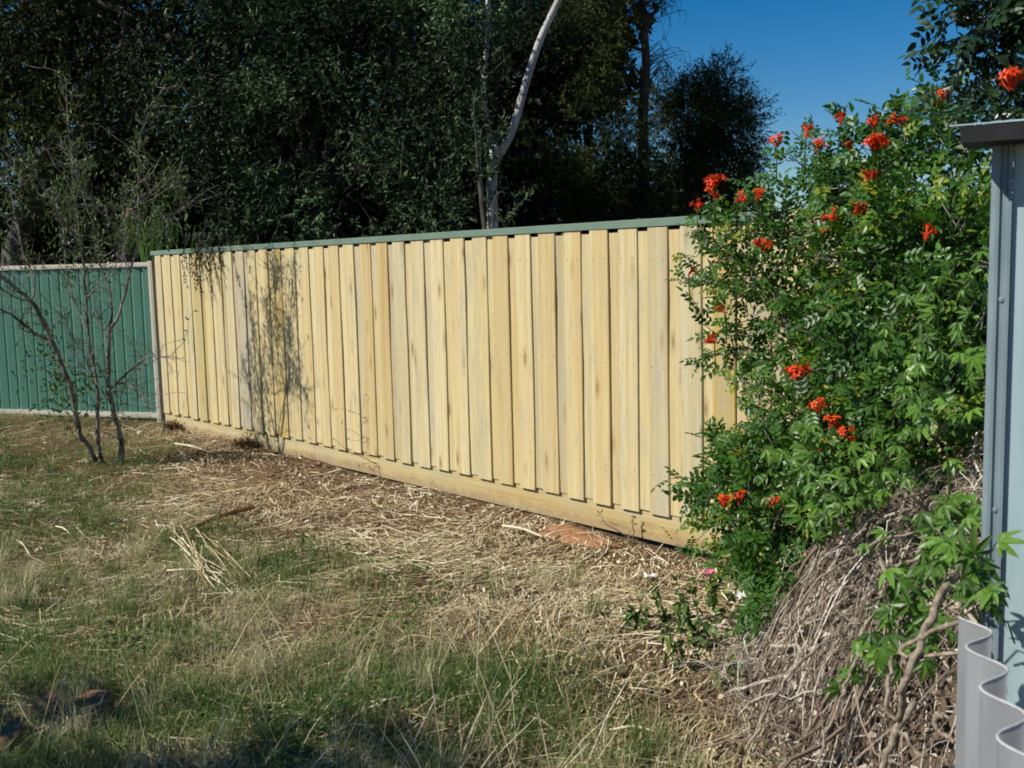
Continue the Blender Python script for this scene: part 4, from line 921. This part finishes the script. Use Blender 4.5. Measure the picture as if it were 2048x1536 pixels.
straw(170000, 2.7, 11.4, (.03, .16), (.0020, .0042), .60, straw_keep)
straw(26000, 2.7, 11.4, (.10, .34), (.0020, .0044), .74, lambda x, y: .3 + .6 * straw_keep(x, y), lift=.05)
straw(26000, 2.7, 11.4, (.02, .05), (.006, .014), .16, lambda x, y: 1 - .8 * green_amt(x, y), lift=.015)
straw(30000, 2.7, 11.4, (.012, .04), (.004, .010), .86, lambda x, y: .5 - .4 * green_amt(x, y), lift=.02)
st.build('straw_litter', M['straw'], kind='stuff', label='flattened dry straw and stems strewn over the bare soil', cat='straw')
# crumbs of soil
cd = MB(); x, y = scatter(26000, 2.8, 11); df = ((np.stack([x, y], -1) - FA[:2]) @ FN[:2]); k_ = rng.random(len(x)) < (1 - .85 * green_amt(x, y)) * (.25 + .75 * sstep(1.6, .1, df)); x, y = x[k_], y[k_]; n = len(x)
oc = np.array([(1, 0, 0), (-1, 0, 0), (0, 1, 0), (0, -1, 0), (0, 0, 1), (0, 0, -1.)]); r = .004 + .014 * rng.random(n) ** 3
V = oc[None] * r[:, None, None] * (.6 + .8 * rng.random((n, 6, 1))) + rng.normal(size=(n, 6, 3)) * r[:, None, None] * .2 + np.stack([x, y, gz(x, y) + r * .4], -1)[:, None]
of = np.array([(0, 2, 4), (2, 1, 4), (1, 3, 4), (3, 0, 4), (2, 0, 5), (1, 2, 5), (3, 1, 5), (0, 3, 5)])
cd.add(V.reshape(-1, 3), (np.arange(n)[:, None, None] * 6 + of[None]).reshape(-1, 3), np.repeat(rng.random(n), 6)); cd.build('soil_crumbs', M['litter'], kind='stuff', label='loose brown soil crumbs and chips along the fence foot', cat='soil')
# low broad-leaved ground cover in dark green patches
wc = MB(); x, y = scatter(60000, 2.7, 9); pt = noise2(x * 1.9 + 30, y * 1.9 + 14); k_ = rng.random(len(x)) < sstep(.56, .8, pt) * green_amt(x, y) * sstep(3.2, 4.2, y + 1.2 * (x < -.6))
x, y = x[k_], y[k_]; n = len(x)
add_leaves(wc, np.stack([x, y, gz(x, y) + .02 + .05 * rng.random(n)], -1), rng.normal(size=(n, 3)) * [1, 1, .3], rng.normal(size=(n, 3)) * .4 + [0, 0, 1], .022 + .02 * rng.random(n), .012 + .008 * rng.random(n), rng.random(n) * .8)
wc.build('ground_cover', M['weed'], kind='stuff', label='low dark green leafy weeds in patches among the grass', cat='weeds')
# tall dry stalks of the front grass
tk = MB()
x, y = scatter(5200, 2.8, 5.2, 1); k_ = rng.random(len(x)) < tall_amt(x, y) * .2 * (.3 + 1.5 * sstep(.4, .7, noise2(x * 2.3, y * 2.3 + 9))); x, y = x[k_], y[k_]
for i in range(len(x)):
    a = rng.normal() * .9 + (0 if rng.random() < .6 else math.pi); L_ = .16 + .30 * rng.random(); le = .15 + .6 * rng.random()
    b0 = np.array([x[i], y[i], gz(x[i], y[i])]); e = b0 + [math.cos(a) * L_ * le, math.sin(a) * L_ * le * .6, L_ * math.sqrt(1 - le * le * .9)]
    tk.tube([b0, (b0 + e) / 2 + [0, 0, .03 * rng.random()], e], [.0016, .0013, .0006], 3, np.clip(rng.normal(.78, .15), 0, 1), cap=False)
tk.build('dry_stalks', M['straw'], kind='stuff', label='tall thin dry grass stalks standing in the front of the yard', cat='grass')

# ------------------------------------------------------------------ small things on the ground
def rock_mesh(seed, name, mat, sq=(1, .8, .55), rough=.22):
    r = np.random.default_rng(seed); nl, nm = 7, 5; V = [(0, 0, 1)]
    for i in range(1, nm):
        for j in range(nl):
            a, b_ = math.pi * i / nm, 2 * math.pi * j / nl; V.append((math.sin(a) * math.cos(b_), math.sin(a) * math.sin(b_), math.cos(a)))
    V.append((0, 0, -1)); V = np.array(V) * (1 + rough * r.normal(size=(len(V), 1))) * sq
    mb = MB(); F3 = []; F4 = []
    for j in range(nl):
        F3.append((0, 1 + j, 1 + (j + 1) % nl)); F3.append((len(V) - 1, 1 + (nm - 2) * nl + (j + 1) % nl, 1 + (nm - 2) * nl + j))
        for i in range(nm - 2): F4.append((1 + i * nl + j, 1 + (i + 1) * nl + j, 1 + (i + 1) * nl + (j + 1) % nl, 1 + i * nl + (j + 1) % nl))
    mb.add(V, F3); mb.add(np.zeros((0, 3)), np.array(F4) - mb.n if False else np.array(F4) - len(V)); return mb.mesh(name, mat)
rocks = [rock_mesh(i, 'stone', M['stone']) for i in range(4)]
ORD = 'first second third fourth fifth sixth seventh eighth ninth tenth eleventh twelfth thirteenth fourteenth fifteenth sixteenth seventeenth eighteenth'.split()
for i, (px, py, s_) in enumerate(sorted([(785, 970, 10), (830, 1001, 13), (757, 985, 8), (715, 990, 8), (690, 985, 9), (985, 1003, 8), (935, 1002, 7), (820, 972, 8), (600, 945, 7), (1020, 1075, 7), (1190, 1085, 7), (1330, 1110, 8), (1385, 1135, 9), (280, 868, 9), (270, 865, 6), (880, 1010, 7), (640, 955, 7), (1098, 1100, 6)])):
    c = G(px, py); c[2] = gz(c[0], c[1]); r = s_ * c[1] / FPX
    o = bpy.data.objects.new('stone', rocks[i % 4]); COL.objects.link(o); o.location = [c[0], c[1], c[2] + r * .2]; o.scale = (r * .9, r * .8, r * .6); o.rotation_euler = (rng.normal() * .3, rng.normal() * .3, rng.random() * 6)
    tag(o, f'pale stone chip, {ORD[i]} from the left along the fence foot', 'stone', 'pale stone chips along the fence')
def slab(px, py, wpx, hpx, label, th=.05, seed=0, rz=0.):
    c = G(px, py, .02); sx = wpx * c[1] / FPX; sy = hpx * c[1] / FPX * 2.4; r = np.random.default_rng(seed)
    ang = np.sort(r.random(9) * 2 * math.pi); top = np.stack([np.cos(ang) * sx / 2 * (1 + .12 * r.normal(size=9)), np.sin(ang) * sy / 2 * (1 + .1 * r.normal(size=9)), np.full(9, th / 2)], -1)
    bot = top * [1.06, 1.06, -1]; mb = MB(); mb.add(np.vstack([top, bot]), [(9 + i, 9 + (i + 1) % 9, (i + 1) % 9, i) for i in range(9)]); mb.big += [list(range(9)), list(range(9, 18))[::-1]]
    o = mb.build('clay_lump', M['lump']); o.location = [c[0], c[1], float(gz(c[0], c[1])) + th * .5 + .012]; o.rotation_euler = (.25, -.08, rz); tag(o, label, 'clay lump', 'red-brown lumps front left'); return o
slab(190, 1418, 84, 34, 'flat red-brown clay lump in front left grass, largest one', .05, 1)
slab(92, 1416, 50, 24, 'small red-brown clay lump left of the largest one', .05, 2, .3)
slab(14, 1500, 50, 50, 'dark red-brown clay lump at the bottom left corner', .06, 3)
# red soil scrape by the plinth
c = G(1150, 1057)
mb = MB(); ang = np.linspace(0, 2 * math.pi, 28, endpoint=False); V = [(c[0], c[1], gz(c[0], c[1]) + .022)]
ddx = .36; r_ = 1 + .25 * rng.normal(size=28)
for k2 in range(1, 4):
    for i in range(28):
        xx = c[0] + FD[0] * math.cos(ang[i]) * ddx * k2 / 3 * r_[i] + FN[0] * math.sin(ang[i]) * .16 * k2 / 3; yy = c[1] + FD[1] * math.cos(ang[i]) * ddx * k2 / 3 * r_[i] + FN[1] * math.sin(ang[i]) * .16 * k2 / 3
        V.append((xx, yy, gz(xx, yy) + .022 * (1 - (k2 / 3) ** 2) + (-.01 if k2 == 3 else .0)))
V = np.array(V); mb.add(V, [(0, 1 + i, 1 + (i + 1) % 28) for i in range(28)]); F4 = [(1 + (k2) * 28 + i, 29 + k2 * 28 + i, 29 + k2 * 28 + (i + 1) % 28, 1 + k2 * 28 + (i + 1) % 28) for k2 in range(2) for i in range(28)]
mb.add(np.zeros((0, 3)), np.array(F4) - len(V)); mb.build('soil_patch', M['clay'], None, True, label='bare patch of orange-red soil below the plinth board', cat='soil patch')
# curved stick
pts = [G(375, 1058), G(410, 1056), G(440, 1043), G(475, 1030), G(508, 1016)]
pts = spline([[a[0], a[1], gz(a[0], a[1]) + .035] for a in pts], 18); pts[:, 2] += np.sin(np.linspace(0, 3.1, 18)) * .03
m_ = MB(); m_.tube(pts, np.linspace(.020, .013, 18) * (1 + .1 * rng.normal(size=18)), 8); m_.tube([pts[8], pts[8] + [.02, 0, .05], pts[8] + [.03, .01, .09]], [.008, .006, .004], 5)
m_.build('stick', M['stick'], None, True, label='curved red-brown stick lying on the grass left of centre', cat='stick')
# sheaf of pale stems
sh = empty('straw_bundle', np.array([*G(450, 1150)[:2], 0]), label='loose sheaf of pale thick dry stems lying left of centre', cat='straw bundle')
for i in range(24):
    t_ = rng.random(); a = G(345 + 85 * t_ + rng.normal() * 16, 1090 + rng.normal() * 20); e = G(430 + 95 * t_ + rng.normal() * 18, 1180 + rng.normal() * 22)
    u_ = .55 + .5 * rng.random(); e = a + (e - a) * u_ + rng.normal(size=3) * [.03, .03, 0]
    a[2] = gz(a[0], a[1]) + .02 + .05 * rng.random(); e[2] = gz(e[0], e[1]) + .015 + .05 * rng.random()
    m_ = MB(); m_.tube(spline([a, (a + e) / 2 + rng.normal(size=3) * .012, e], 5), [.0034, .0032, .003, .003, .0024], 5, np.clip(rng.normal(.72, .18), 0, 1)); m_.build('stem', M['straw'], sh)
# long pale sticks scattered
for lab, a, e, r in (('pale stick lying alone on the grass at far left', (112, 1050), (142, 1066), .006), ('short pale stick upright at the left edge of the grass', (32, 1080), (60, 1112), .006), ('long pale stick lying on the straw near the fence', (1005, 1045), (1085, 1066), .008), ('pale stick lying straight below the plinth board', (1090, 1066), (1130, 1060), .006),
                     ('thin pale stick lying among straw bottom right', (1220, 1462), (1315, 1472), .005), ('pale stick lying near the bare tree foot', (350, 895), (420, 910), .010), ('pale bleached stick beside the straw bundle', (335, 1146), (450, 1158), .006)):
    p0, p1 = G(*a), G(*e); p0[2] = gz(p0[0], p0[1]) + .03; p1[2] = gz(p1[0], p1[1]) + .035
    m_ = MB(); m_.tube(spline([p0, (p0 + p1) / 2 + [0, .01, .012], p1], 8), np.linspace(r, r * .7, 8), 6, .93); m_.build('pale_stick', M['straw'], None, True, label=lab, cat='stick', group='pale sticks on the yard')
# weeds: small leafy plants bottom right and dry ones by the fence
def weed(px, py, hpx, n, label, mat='weed', group='small leafy weeds'):
    c = G(px, py); c[2] = gz(c[0], c[1]); hh = hpx * c[1] / FPX; o = empty('weed', c, label=label, cat='weed', group=group); lf, tw = MB(), MB()
    for i in range(n):
        e = c + [rng.normal() * hh * .28, rng.normal() * hh * .2, hh * (.6 + .45 * rng.random())]; p = spline([c, (c + e) / 2 + rng.normal(size=3) * .02, e], 10); tw.tube(p, np.linspace(.003, .0015, 10), 3, cap=False)
        m = 15; pp = p[rng.integers(2, 10, m)]
        add_leaves(lf, pp, rng.normal(size=(m, 3)) + [0, -.2, 0], rng.normal(size=(m, 3)) * .5 + [-.2, -.3, .9], .042 * (.6 + .7 * rng.random(m)), .018, rng.random(m), .3, .2, True)
    lf.build('leaves', M[mat], o); tw.build('stems', M[mat], o)
weed(1335, 1245, 105, 4, 'leafy green weed, leftmost of those below the flowering shrub')
weed(1392, 1290, 150, 6, 'tallest leafy green weed on the straw below the flowering shrub')
weed(1368, 1335, 110, 5, 'low leafy green weed in front of the tallest weed')
weed(1430, 1220, 90, 4, 'leafy green weed closest to the flowering shrub')
weed(1470, 1380, 60, 4, 'little leafy weed at the foot of the vine heap')
weed(1275, 1255, 50, 4, 'tiny leafy weed alone on the straw right of centre')
weed(1560, 1240, 100, 6, 'glossy leafy plant at the foot of the flowering shrub')
def dry_weed(px, py, stems, label):
    c = G(px, py); c[2] = gz(c[0], c[1]); o = empty('dry_weed', c, label=label, cat='weed', group='dry weeds by the fence'); tw = MB(); lf = MB()
    for pts in stems:
        p = spline([c + rng.normal(size=3) * [.03, .03, 0]] + [P(a, b_, c[1] + dy) for a, b_, dy in pts], 14) + rng.normal(size=(14, 3)) * .003; tw.tube(p, np.linspace(.004, .0012, 14), 4, np.clip(rng.normal(.45, .2), 0, 1), cap=False)
        m = 4; add_leaves(lf, p[rng.integers(7, 14, m)], rng.normal(size=(m, 3)), rdir(m), .03, .01, rng.random(m))
    tw.build('stems', M['straw'], o, kind='stuff'); lf.build('leaves', M['weed'], o)
dry_weed(790, 945, [((760, 880, 0), (720, 830, 0), (670, 815, .05)), ((765, 900, 0), (720, 870, 0), (680, 850, .05)), ((770, 880, 0), (740, 820, 0), (735, 790, 0)), ((800, 900, .0), (770, 890, 0), (700, 880, .0)), ((740, 920, -.05), (700, 905, -.05), (670, 880, -.05)), ((780, 930, .0), (730, 925, -.1), (700, 935, -.1))], 'sprawling dry weed arching against the fence middle')
dry_weed(1110, 1010, [((1108, 990, .0), (1112, 965, .0), (1128, 962, .0)), ((1125, 995, 0), (1130, 970, 0), (1135, 965, 0)), ((1085, 995, 0), (1092, 985, 0), (1118, 955, 0))], 'small dry twiggy weed before the plinth board')
dry_weed(1260, 1072, [((1262, 1050, .0), (1268, 1035, .0), (1270, 1030, .0)), ((1265, 1055, 0), (1266, 1045, 0), (1264, 1032, 0)), ((1215, 1050, 0), (1205, 1035, 0), (1196, 1020, 0))], 'dry forked twig weed at the right part of the plinth')
dry_weed(1035, 985, [((1034, 970, .0), (1033, 955, .0), (1032, 945, .0)), ((1065, 975, 0), (1068, 965, 0), (1070, 955, 0))], 'single upright dry twig before the plinth board')
# dark uprooted clumps by the fence foot
for px, py, s_, lab in ((495, 895, 34, 'dark uprooted grass clump at the fence foot by the tree shadow'), (345, 860, 26, 'reddish dry leaf clump in the fence corner')):
    c = G(px, py); c[2] = gz(c[0], c[1]); r = s_ * c[1] / FPX; o = empty('root_clump', c, label=lab, cat='clump'); m_ = MB()
    for i in range(160):
        d = unit(rng.normal(size=3) * [1, .7, .6] + [0, 0, .4]); e = c + d * r * (.6 + .6 * rng.random()); m_.tube([c + d * r * .2, c + d * r * .6 + rng.normal(size=3) * .012, e], [.004, .003, .001], 3, rng.random() * .8, cap=False)
    m_.build('roots', M['litter'], o); lf = MB(); pp = c + rng.normal(size=(120, 3)) * r * [.5, .4, .28]; pp[:, 2] = np.abs(pp[:, 2] - c[2]) + c[2]
    add_leaves(lf, pp, rng.normal(size=(120, 3)), rdir(120), .04, .015, rng.random(120)); lf.build('dead_leaves', M['litter'], o)
# fallen pink petals and paper scraps
for px, py, lab, mt in ((1418, 1136, 'fallen pink flower on the soil by the shrub foot, left one', 'pink'), (1450, 1118, 'fallen pink flower on the soil by the shrub foot, right one', 'pink')):
    c = G(px, py); c[2] = gz(c[0], c[1]) + .03; m_ = MB(); th = np.arange(6) / 6 * 2 * math.pi
    pd = np.stack([np.cos(th), np.sin(th) * .7, .5 + 0 * th], -1); add_leaves(m_, np.repeat(c[None], 6, 0), pd, np.tile([0, -.4, 1.], (6, 1)), .045, .032, rng.random(6), .2, .3, True)
    m_.tube([c, c + [-.015, -.01, -.03]], [.004, .002], 5, .2); m_.build('pink_flower', M[mt], None, label=lab, cat='flower', group='fallen pink flowers')
for px, py, s_, lab in ((1482, 1176, 16, 'white paper scrap beside the shrub foot'), (1302, 1148, 14, 'white paper scrap on the straw left of the weeds'), (1482, 1342, 10, 'tiny white scrap at the foot of the vine heap')):
    c = G(px, py); c[2] = gz(c[0], c[1]) + .035; r = s_ * c[1] / FPX; gxx, gyy = np.meshgrid(np.linspace(-1, 1, 5), np.linspace(-.6, .6, 4)); V = np.stack([gxx * r, gyy * r, .25 * r * rng.normal(size=gxx.shape)], -1).reshape(-1, 3) + c
    ii = (np.arange(3)[:, None] * 5 + np.arange(4)[None]).ravel(); MB().add(V, np.stack([ii, ii + 1, ii + 6, ii + 5], -1)).build('paper_scrap', M['paper'], None, label=lab, cat='paper', group='white scraps on the ground')
